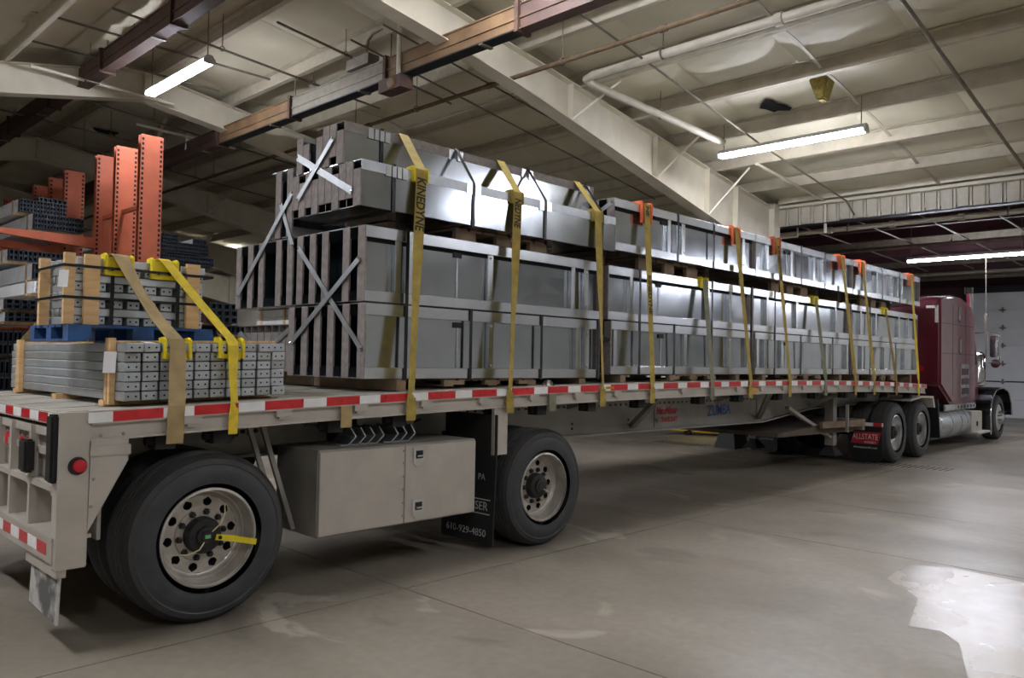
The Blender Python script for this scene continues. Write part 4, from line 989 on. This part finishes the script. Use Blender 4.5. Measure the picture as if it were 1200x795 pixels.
stock('small dark pile on the right of the stack beside the distant light', 5.02, 5.25, 9.45, 14, 3.67, 3.76, 5, 1, STOCKD, STOCKL, False)
stock('dark bundle at the bottom of the stack right of the orange uprights', 4.42, 5.34, 9.35, 14, 3.43-.16, 3.43-.0, 18, 2, STOCKD, STOCKD, False)
stock('dark purple box bundle behind the right end of the crated bundle', 5.3, 5.85, 9.4, 12, 2.25, 2.62, 4, 3, STOCKD, MARD)
stock('dark bundle beside the purple one in the gap left of the rear stack', 5.6, 6.3, 9.3, 12, 2.05, 2.22, 8, 1, STOCKD, STOCKD)
# right-hand side stand for the two bundles in the gap
for x in (5.4, 6.1):
    t = thing('stock_trestle', 'left orange trestle carrying the bundles in the gap' if x < 6 else 'right orange trestle carrying the bundles in the gap', 'trestle', (x, 10.2, 0))
    MB().box(x, x+.1, 9.9, 10.0, 0, 2.0).box(x, x+.1, 11, 11.1, 0, 2.0).build('post', ORG, t); MB().box(x, x+.1, 9.7, 11.3, 1.92, 2.015).build('beam', ORG, t)
# =====================================================================
# CEILING SERVICES
# =====================================================================
def pipe(label, pts, r, m, hang=(), cat='pipe', grp=None, fit=()):
    t = thing('ceiling_pipe', label, cat, pts[0], grp)
    MB().tube(pts, r, 10).build('pipe', m, t, smooth=True)
    for p in hang:
        x, y, z = p; top = (roofz(x)-.02) if x < 15 else 4.99
        MB().tube([(x, y, z+r+.03), (x, y, top)], .007, 6).build('hanger_rod', CONDUIT, t)
        MB().lathe([(r+.012, -.012), (r+.022, -.012), (r+.022, .012), (r+.012, .012)], (x, y, z+.01), 'Y', 14, close=True).build('hanger_ring', CONDUIT, t)
    for p in fit: MB().tube([V(p)-V((0, .05, 0)), V(p)+V((0, .05, 0))], r*1.35, 10).build('coupling', m, t)
    return t
z1 = 5.68
pipe('rusty sprinkler pipe running across above the load', [(6.75, -6, z1), (6.75, 26, z1)], .032, RUST, [(6.75, y, z1) for y in (2.2, 5.3, 7.0, 12.5, 18)], fit=[(6.75, y, z1) for y in (.6, 3.6, 6.6, 9.6, 14.5)])
pipe('thick white pipe running level and turning down the beam at upper right', [(7.72, -8, 5.82), (7.72, 2.45, 5.82), (7.78, 2.62, 5.82), (7.95, 2.64, 5.79), (10.7, 2.02, 5.38)], .06, WPIPE, [(7.72, y, 5.82) for y in (-2, 1.25)]+[(9.3, 2.34, 5.59)], fit=[(7.72, -.4, 5.82)])
pipe('thin grey pipe sloping down the roof at the far right', [(5, -1.7, roofz(5)-.42), (11.9, -1.7, roofz(11.9)-.42), (14.9, -1.7, roofz(14.9)-.42), (14.9, -1.7, 4.5)], .024, CONDUIT)
pipe('thin conduit sloping over the white pipe towards the header', [(5.6, 1.56, roofz(5.6)-.4), (11.2, 1.54, roofz(11.2)-.4), (14.6, 1.5, 4.95), (14.9, 1.45, 4.7)], .016, CONDUIT)
pipe('first dark conduit passing below the white roof beam', [(5, 3.85, roofz(5)-.5), (12.5, 3.85, roofz(12.5)-.5)], .014, CONDUIT)
pipe('second dark conduit passing below the white roof beam', [(5, 4.6, roofz(5)-.5), (12.5, 4.6, roofz(12.5)-.5)], .014, CONDUIT)
pipe('white drop pipe at the column behind the frontmost load', [(14.55, 3.25, 5.05), (14.9, 3.33, 5.05), (14.9, 3.33, 4.2)], .03, WPIPE)
pipe('white drop pipe in front of the ribbed header', [(12.0, 2.08, 5.28), (14.95, 2.06, 5.06), (14.95, 2.06, 4.4)], .03, WPIPE)
pipe('small white elbow pipe at the left of the lower bay opening', [(15.6, 3.4, 4.5), (15.6, 2.95, 4.5), (15.6, 2.95, 4.72), (15.6, 2.8, 4.72)], .025, WPIPE)
pipe('white pipe crossing under the ribbed header', [(16.0, 3.9, 4.63), (16.0, -8, 4.63)], .055, WPIPE, [(16, y, 4.63) for y in (2, -1)], fit=[(16, y, 4.63) for y in (2.4, 1.1, -.2)])
pipe('grey pipe crossing the lower bay behind the white one', [(19, 6, 4.56), (19, -8, 4.56)], .05, CONDUIT, [(19, .8, 4.56)])
pipe('grey pipe across the lower bay nearest the door', [(24, 6, 4.4), (24, -8, 4.4)], .06, CONDUIT)
for y, l in ((2.9, 'leftmost'), (1.7, 'second'), (.5, 'third'), (-.7, 'fourth')):
    pipe(f'{l} sloping rod in the dark lower bay from the left', [(15.3, y, 4.72), (24, y-.1, 4.5)], .016, CONDUIT)
for k, (y, x0, x1) in enumerate(((7.4, -2, 5.3), (8.6, -2, 5.0), (6.5, 2.5, 6.9), (12.5, 0, 6.5), (10.8, 3.0, 8.0), (13.8, 2, 9), (5.2, 4.2, 7.4))):
    zz = 6.28 if x1 < 5.5 else roofz(x1)-.35
    za = 6.28 if x0 < 4 else roofz(x0)-.45
    pipe(f'{ORD[k]} thin branch pipe among the brown rails at upper left', [(x0, y, za), (x1, y, zz)], .018, CONDUIT, [((x0*(1-u)+x1*u), y, za*(1-u)+zz*u) for u in (.35, .7)])
for x, l in ((1.85, 'right'), (1.35, 'left')):
    pipe(f'{l} thick pale pipe in the top left corner', [(x, 3, 6.5), (x, 20, 6.5)], .06, WPIPE)
for y, x0, x1, l in ((11.0, 4.5, 6.5, 'nearer'), (9.4-.35, 2.2, 4.4, 'farther')):
    pipe(f'{l} pale tie rod beside the hanging light at upper left', [(x0, y, 6.05), (x1, y+.02, 6.0)], .028, WPIPE)
def rail(label, x, z, y0, y1, mats, hgt=.3):
    t = thing('bus_rail', label, 'rail', (x, (y0+y1)/2, z), 'brown overhead rails')
    y = y0; k = 0
    while y < y1-.1:
        b = min(y+2.6, y1); m = mats[k % len(mats)]
        q = MB(); q.box(x-.07, x-.05, y+.01, b-.01, z+.02, z+hgt).box(x+.05, x+.07, y+.01, b-.01, z+.02, z+hgt).box(x-.085, x+.07, y+.01, b-.01, z+hgt, z+hgt+.02).box(x-.085, x-.07, y+.01, b-.01, z+hgt*.45, z+hgt*.55)
        q.build('rail_section', m, t); MB().box(x-.09, x+.09, y+.01, b-.01, z, z+.02).build('bottom_plate', DARKM if m is not RAIL else RAIL, t)
        q = MB(); q.box(x-.12, x+.12, y-.03, y+.03, z-.03, z+hgt+.05); q.build('joint_bracket', RAIL, t)
        MB().tube([(x, y, z+hgt+.05), (x, y, (roofz(x))-.05)], .01, 6).build('hanger_rod', CONDUIT, t)
        MB().box(x-.1, x+.1, y+.6, y+.66, z-.02, z).build('underside_clip', CONDUIT, t)
        y = b; k += 1
    return t
r1 = rail('dark brown overhead rail crossing the top left corner', 3.05, 6.0, .5, 22, [RAIL])
r2 = rail('brown and tan overhead rail running above the silver load', 5.55, 5.60, -3.4, 24, [RAIL, RAIL, RAILL, CONDUIT, RAILL, RAIL, RAIL])
MB().tube([(5.55, 11.05, 6.5), (5.5, 11.05, 5.75)], .04, 8).build('white_post', WPIPE, r2); MB().tube([(5.2, 11.4, 6.4), (5.1, 11.7, 5.75)], .04, 8).build('white_post', WPIPE, r2)
MB().tube([(3.05, 13.05, 6.9), (3.05, 13.05, 6.25)], .05, 8).build('white_post', WPIPE, r1)
t = thing('junction_box', 'grey electrical box with bent conduit on the brown rail', 'box', (5.55, 5.05, 5.93)); MB().box(5.4, 5.6, 4.75, 5.3, 5.93, 6.08).build('case', CONDUIT, t)
MB().tube([(5.5, 4.95, 6.08), (5.5, 4.9, 6.32), (5.52, 4.8, 6.40), (5.54, 4.6, 6.41), (5.6, 4.3, 6.3)], .02, 8).build('conduit', CONDUIT, t, smooth=True)
t = thing('rail_trolley', 'trolley with round yellow end hanging under the rail beside a white post', 'trolley', (5.5, 4.15, 5.35))
MB().box(5.38, 5.6, 3.95, 4.45, 5.4, 5.58).build('case', RAIL, t); MB().lathe([(0, -.03), (.07, -.02), (.085, 0), (.085, .05)], (5.37, 4.15, 5.48), 'X', 16).build('end_cap', RAILL, t); MB().tube([(5.45, 4.08, 6.5), (5.45, 4.08, 5.6)], .035, 10).build('white_post', WPIPE, t)
for x, y in ((10.57, 1.05), (4.95, 13.9), (3.1, 10.6)):
    q = MB(); P = [(x+.22*math.cos(a)*(1+.4*math.sin(3*a+x)), y+.2*math.sin(a)*(1+.5*math.cos(2*a+y)), 0) for a in [k*math.pi/6 for k in range(12)]]
    P = [(p[0], p[1], (roofz(p[0])-.075)) for p in P]; q.prism(P, (0, 0, .01)); q.build('torn_patch', VOID, ceil)
q = MB(); q.hexa([(10.0, .02, 5.52), (10.15, .0, 5.5), (10.2, .12, 5.52), (10.05, .16, 5.54), (9.95, -.05, 5.85), (10.25, -.05, 5.82), (10.3, .2, 5.82), (9.98, .25, 5.86)]); q.build('torn_insulation', FOAM, ceil, bevel=.02)
# =====================================================================
# TRUCK
# =====================================================================
tk = thing('semi_truck', 'dark red long-nose tractor truck with tall sleeper coupled to the flatbed trailer', 'truck', (17, 1.25, 0))
yn, yf = .10, 2.42
sl = MB().prism([(15.75, yn, 1.32), (16.5, yn, .93), (18.2, yn, .93), (18.2, yn, 2.78), (17.9, yn, 3.0), (17.3, yn, 3.13), (16.6, yn, 3.14), (15.75, yn, 3.06)], (0, yf-yn, 0)).build('sleeper', MAR, tk, bevel=.05, seg=3, smooth=True)
for x in (16.55, 17.45): MB().box(x-.004, x+.004, yn-.003, yn+.01, 1.1, 2.95).build('panel_seam', VOID, sl)
for z in (2.55, 1.95): MB().box(15.85, 18.1, yn-.003, yn+.01, z-.004, z+.004).build('panel_seam', VOID, sl)
for x, z in ((16.95, 2.78), (17.0, 2.12)): MB().box(x-.07, x+.07, yn-.03, yn, z-.16, z+.16).build('grab_handle', CHR, sl, bevel=.02)
vp = MB().box(17.05, 17.65, yn-.02, yn, 1.05, 1.75).build('vent_panel', CHR, sl, bevel=.02)
for z in (1.12, 1.32, 1.52): MB().box(17.12, 17.58, yn-.026, yn-.018, z, z+.13).build('vent_opening', MARD, vp)
MB().box(15.735, 15.75, .16, .36, 2.84, 2.89).box(15.735, 15.75, .14, .20, 2.55, 2.89).build('rear_reflector', WHT, sl)
MB().lathe([(0, -.015), (.06, -.012), (.065, 0)], (15.75, .47, 1.64), 'X', 16).build('red_reflector', LRED, sl)
ls = MB().box(16.0, 18.2, yn-.01, yn+.12, .80, .925).build('light_strip', CHR, tk, bevel=.02)
for k in range(6): MB().lathe([(.034, -.004), (.034, 0)], (16.9+.23*k, yn-.011, .862), 'Y', 12).build('marker_hole', MARD, ls)
for y, s in ((.42, 1), (2.08, -1)):
    ft = MB().lathe([(0, 15.9), (.26, 15.9), (.31, 15.94), (.32, 16.0), (.32, 17.85), (.31, 17.9), (.26, 17.93), (0, 17.93)], (0, y, .52), 'X', 28).build('fuel_tank', CHR if 0 else GD, tk, smooth=True)
    for x in (16.55, 17.2, 17.6): MB().lathe([(.323, x), (.327, x), (.327, x+.05), (.323, x+.05)], (0, y, .52), 'X', 28, close=True).build('tank_band', CHR, ft)
MB().box(18.05, 18.9, .14, .6, .24, .72).build('battery_box', ALU, tk, bevel=.015); MB().box(18.1, 19.1, .02, .3, .235, .28).build('step_plate', ALU, tk, bevel=.01)
MB().box(18.45, 18.5, .12, .14, .4, .5).build('box_latch', DARKM, tk)
cab = MB().prism([(18.2, .32, .85), (19.35, .32, .85), (19.35, .32, 1.75), (19.05, .32, 2.45), (18.2, .32, 2.65)], (0, 1.9, 0)).build('cab', MAR, tk, bevel=.04)
MB().prism([(18.45, .31, 1.75), (19.2, .31, 1.75), (18.98, .31, 2.3), (18.45, .31, 2.38)], (0, .005, 0)).build('side_window', VOID, cab)
hood = MB().hexa([(19.3, .55, .8), (21.35, .75, .8), (21.35, 1.8, .8), (19.3, 1.98, .8), (19.3, .6, 1.75), (21.35, .78, 1.55), (21.35, 1.76, 1.55), (19.3, 1.94, 1.75)]).build('hood', MAR, tk, bevel=.06, seg=3)
MB().box(21.35, 21.42, .8, 1.75, .65, 1.52).build('grille', CHR, tk, bevel=.02); MB().box(21.3, 21.45, .45, 2.05, .3, .72).build('front_bumper', CHR, tk, bevel=.03)
# fender: flared arch
for Y, sg in ((.03, 1), (2.47, -1)):
    A = [(19.14, .2), (19.12, .6), (19.16, .85), (19.3, 1.04), (19.55, 1.16), (19.9, 1.21), (20.25, 1.21), (20.6, 1.15), (20.85, 1.03), (21.0, .85), (21.05, .7), (21.06, .55)]
    n = len(A); q = MB(); ya, yb_ = Y, Y+sg*.55
    for (xa, za), (xb, zb2) in zip(A, A[1:]):
        q.hexa([(xa, ya, za), (xb, ya, zb2), (xb, yb_, zb2), (xa, yb_, za), (xa, ya, za+.02), (xb, ya, zb2+.02), (xb, yb_, zb2+.02), (xa, yb_, za+.02)]) if abs(xb-xa) > .02 else q.box(min(xa, xb)-.03, max(xa, xb)+.02, min(ya, yb_), max(ya, yb_), min(za, zb2), max(za, zb2))
    f = q.build('fender', BPAINT, tk)
    MB().box(19.13, 19.19, min(ya, yb_), max(ya, yb_), .18, .95).build('splash_panel', BPAINT, f)
    MB().tube([(x, Y-sg*.005, z) for x, z in A], .02, 8).build('fender_trim', CHR, f, smooth=True)
MB().lathe([(0, -.03), (.03, -.02), (.04, 0)], (20.6, .06, 1.175), 'Z', 12).build('marker_lamp', LAMB, tk)
for y, sg in ((.25, 1), (2.25, -1)):
    st = MB().tube([(18.32, y, .95), (18.32, y, 3.25), (18.28, y, 3.36)], .075, 14).build('exhaust_stack', CHR, tk, smooth=True)
    MB().lathe([(.085, 0), (.085, .14)], (18.26, y, 3.3), 'Z', 14).build('stack_tip', BLACK, st)
    MB().lathe([(.08, 1.25), (.16, 1.28), (.16, 1.95), (.13, 2.0), (.08, 2.05)], (19.45, .36 if sg > 0 else 2.14, 0), 'Z', 20).build('air_cleaner', CHR, tk, smooth=True)
    mz = .02 if sg > 0 else 2.48
    mr_ = MB(); mr_.tube([(18.9, y, 1.3), (18.9, mz+.06*sg, 1.4), (18.9, mz+.02*sg, 2.46), (18.9, y+.1*sg, 2.46)], .018, 8).tube([(18.95, mz, 2.46), (19.9, mz, 2.47), (19.9, mz, 1.85), (18.95, mz, 1.8)], .014, 8)
    mm_ = mr_.build('mirror_frame', CHR, tk, smooth=True)
    MB().box(19.42, 19.52, mz-.1, mz+.1, 1.92, 2.42).build('mirror', CHR, mm_, bevel=.02)
    MB().lathe([(0, -.08), (.08, -.05), (.1, 0), (.08, .03)], (19.5, mz, 1.78), 'X', 16).build('convex_mirror', MARD, mm_, smooth=True)
MB().tube([(19.0, .1, 2.46), (19.0, .1, 2.75), (19.02, .1, 2.9)], .025, 8).tube([(19.02, .1, 2.9), (19.03, .1, 4.3)], .004, 6).build('antenna', CONDUIT, tk)
for X, p in ((13.28, rim_b), (14.6, rim_b)):
    wheel(tk, X, .10, 1, p, hub_d, nutc, ang=X); wheel(tk, X, 2.40, -1, p, hub_d, nutc, detail=False)
    MB().tube([(X, .4, .52), (X, 2.1, .52)], .09, 10).build('drive_axle', UNDER, tk)
rim_s = MB().lathe([(.300, -.01), (.308, 0), (.303, .02), (.28, .05), (.26, .03), (.16, .0), (.12, -.04), (.09, -.1), (0, -.11)], n=40).mesh('wheel', RIMP, smooth=True)
for Y, sg in ((.12, 1), (2.38, -1)):
    wb = inst(rim_s, 'wheel', tk, (20.2, Y, .522), (0, .3, 0) if sg > 0 else (0, .3, math.pi))
    o = bpy.data.objects.new('tyre', ty_me); COL.objects.link(o); o.parent = wb; WL[o.name] = WL[wb.name]
    for k in range(10):
        a = 2*math.pi*k/10
        o = bpy.data.objects.new('wheel_nut', nut_s); COL.objects.link(o); o.parent = wb; o.location = (.1425*math.cos(a), -.01, .1425*math.sin(a))
        o = bpy.data.objects.new('hand_hole', hole_me); COL.objects.link(o); o.parent = wb; o.location = (.215*math.cos(a+.3), .012, .215*math.sin(a+.3))
for y in (.75, 1.75): MB().box(12.35, 21.2, y-.04, y+.04, .72, .95).build('frame_rail', UNDER, tk)
MB().lathe([(.0, 0), (.5, 0), (.5, .06), (0, .06)], (13.8, 1.25, .99), 'Z', 24).build('fifth_wheel', UNDER, tk)
for Y, sg in ((.06, 1), (2.44, -1)):
    y0, y1 = sorted((Y, Y+sg*.55))
    h = MB().box(12.5, 12.56, y0, y1, .66, .72).build('flap_hanger', CHR, tk)
    MB().box(12.494, 12.499, y0, y0+.14, .662, .718).box(12.494, 12.499, y0+.3, y0+.42, .662, .718).build('reflective_tape', REDT, h)
    MB().box(12.494, 12.499, y0+.14, y0+.3, .662, .718).box(12.494, 12.499, y0+.42, y1, .662, .718).build('reflective_tape', WHT, h)
    fp = MB().prism([(12.52, y0+.0, .66), (12.52, y1, .66), (12.52, y1, .12), (12.52, y1-.06, .07), (12.52, y0+.06, .07), (12.52, y0, .12)], (.012, 0, 0)).build('mud_flap', BLACK, tk)
    yc = (y0+y1)/2
    q = MB(); q.prism([(12.516, yc+.24, .36), (12.516, yc+.18, .56), (12.516, yc-.26, .56), (12.516, yc-.20, .36)], (.003, 0, 0)); q.build('flap_badge', PRED, fp)
    text('flap_lettering', 'ALLSTATE', .13, PWHITE, (12.513, yc, .475), (0, -1, 0), (0, 0, 1), fp, sx=.72)
    text('flap_lettering', 'PETERBILT', .05, PWHITE, (12.513, yc-.08, .385), (0, -1, 0), (0, 0, 1), fp, sx=.8)
    text('flap_lettering', 'allstatepeterbilt.com', .05, PWHITE, (12.517, yc, .30), (0, -1, 0), (0, 0, 1), fp, sx=.95)
    MB().prism([(13.9, y0, 1.08), (14.5, y0, 1.14), (15.2, y0, 1.12), (15.3, y0, .9), (15.22, y0, .9), (15.12, y0, 1.08), (14.5, y0, 1.10), (13.9, y0, 1.05)], (0, y1-y0, 0)).build('quarter_fender', ALU, tk)
    MB().prism([(15.45, y0, 1.05), (15.5, y0, 1.05), (15.62, y0, .3), (15.57, y0, .3)], (0, y1-y0, 0)).build('splash_panel', BLACK, tk)
# =====================================================================
# SMALL THINGS ON THE FLOOR
# =====================================================================
t = thing('equipment_boom', 'yellow painted steel boom lying on the floor beyond the trailer beam', 'boom', (15.5, 5, 0))
MB().hexa([(14.6, 5.65, .10), (15.3, 4.1, .05), (15.75, 4.3, .05), (14.75, 5.75, .10), (14.6, 5.65, .2), (15.3, 4.1, .36), (15.75, 4.3, .36), (14.75, 5.75, .2)]).build('boom', PROY, t, bevel=.02)
MB().box(15.2, 15.9, 3.9, 4.3, .04, .10).build('skid', BLACK, t); MB().lathe([(.0, -.04), (.09, -.04), (.09, .04), (0, .04)], (14.85, 5.2, .09), 'X', 14).build('wheel', BLACK, t)
t = thing('trailer_stand', 'black triangular jack stand on the floor behind the landing gear', 'stand', (13.2, 3.1, 0))
MB().hexa([(12.9, 2.95, 0), (13.5, 2.95, 0), (13.5, 3.4, 0), (12.9, 3.4, 0), (13.1, 3.1, .75), (13.3, 3.1, .75), (13.3, 3.25, .75), (13.1, 3.25, .75)]).build('pyramid', BLACK, t); MB().box(13.05, 13.35, 3.05, 3.3, .75, .8).build('saddle', BLACK, t)
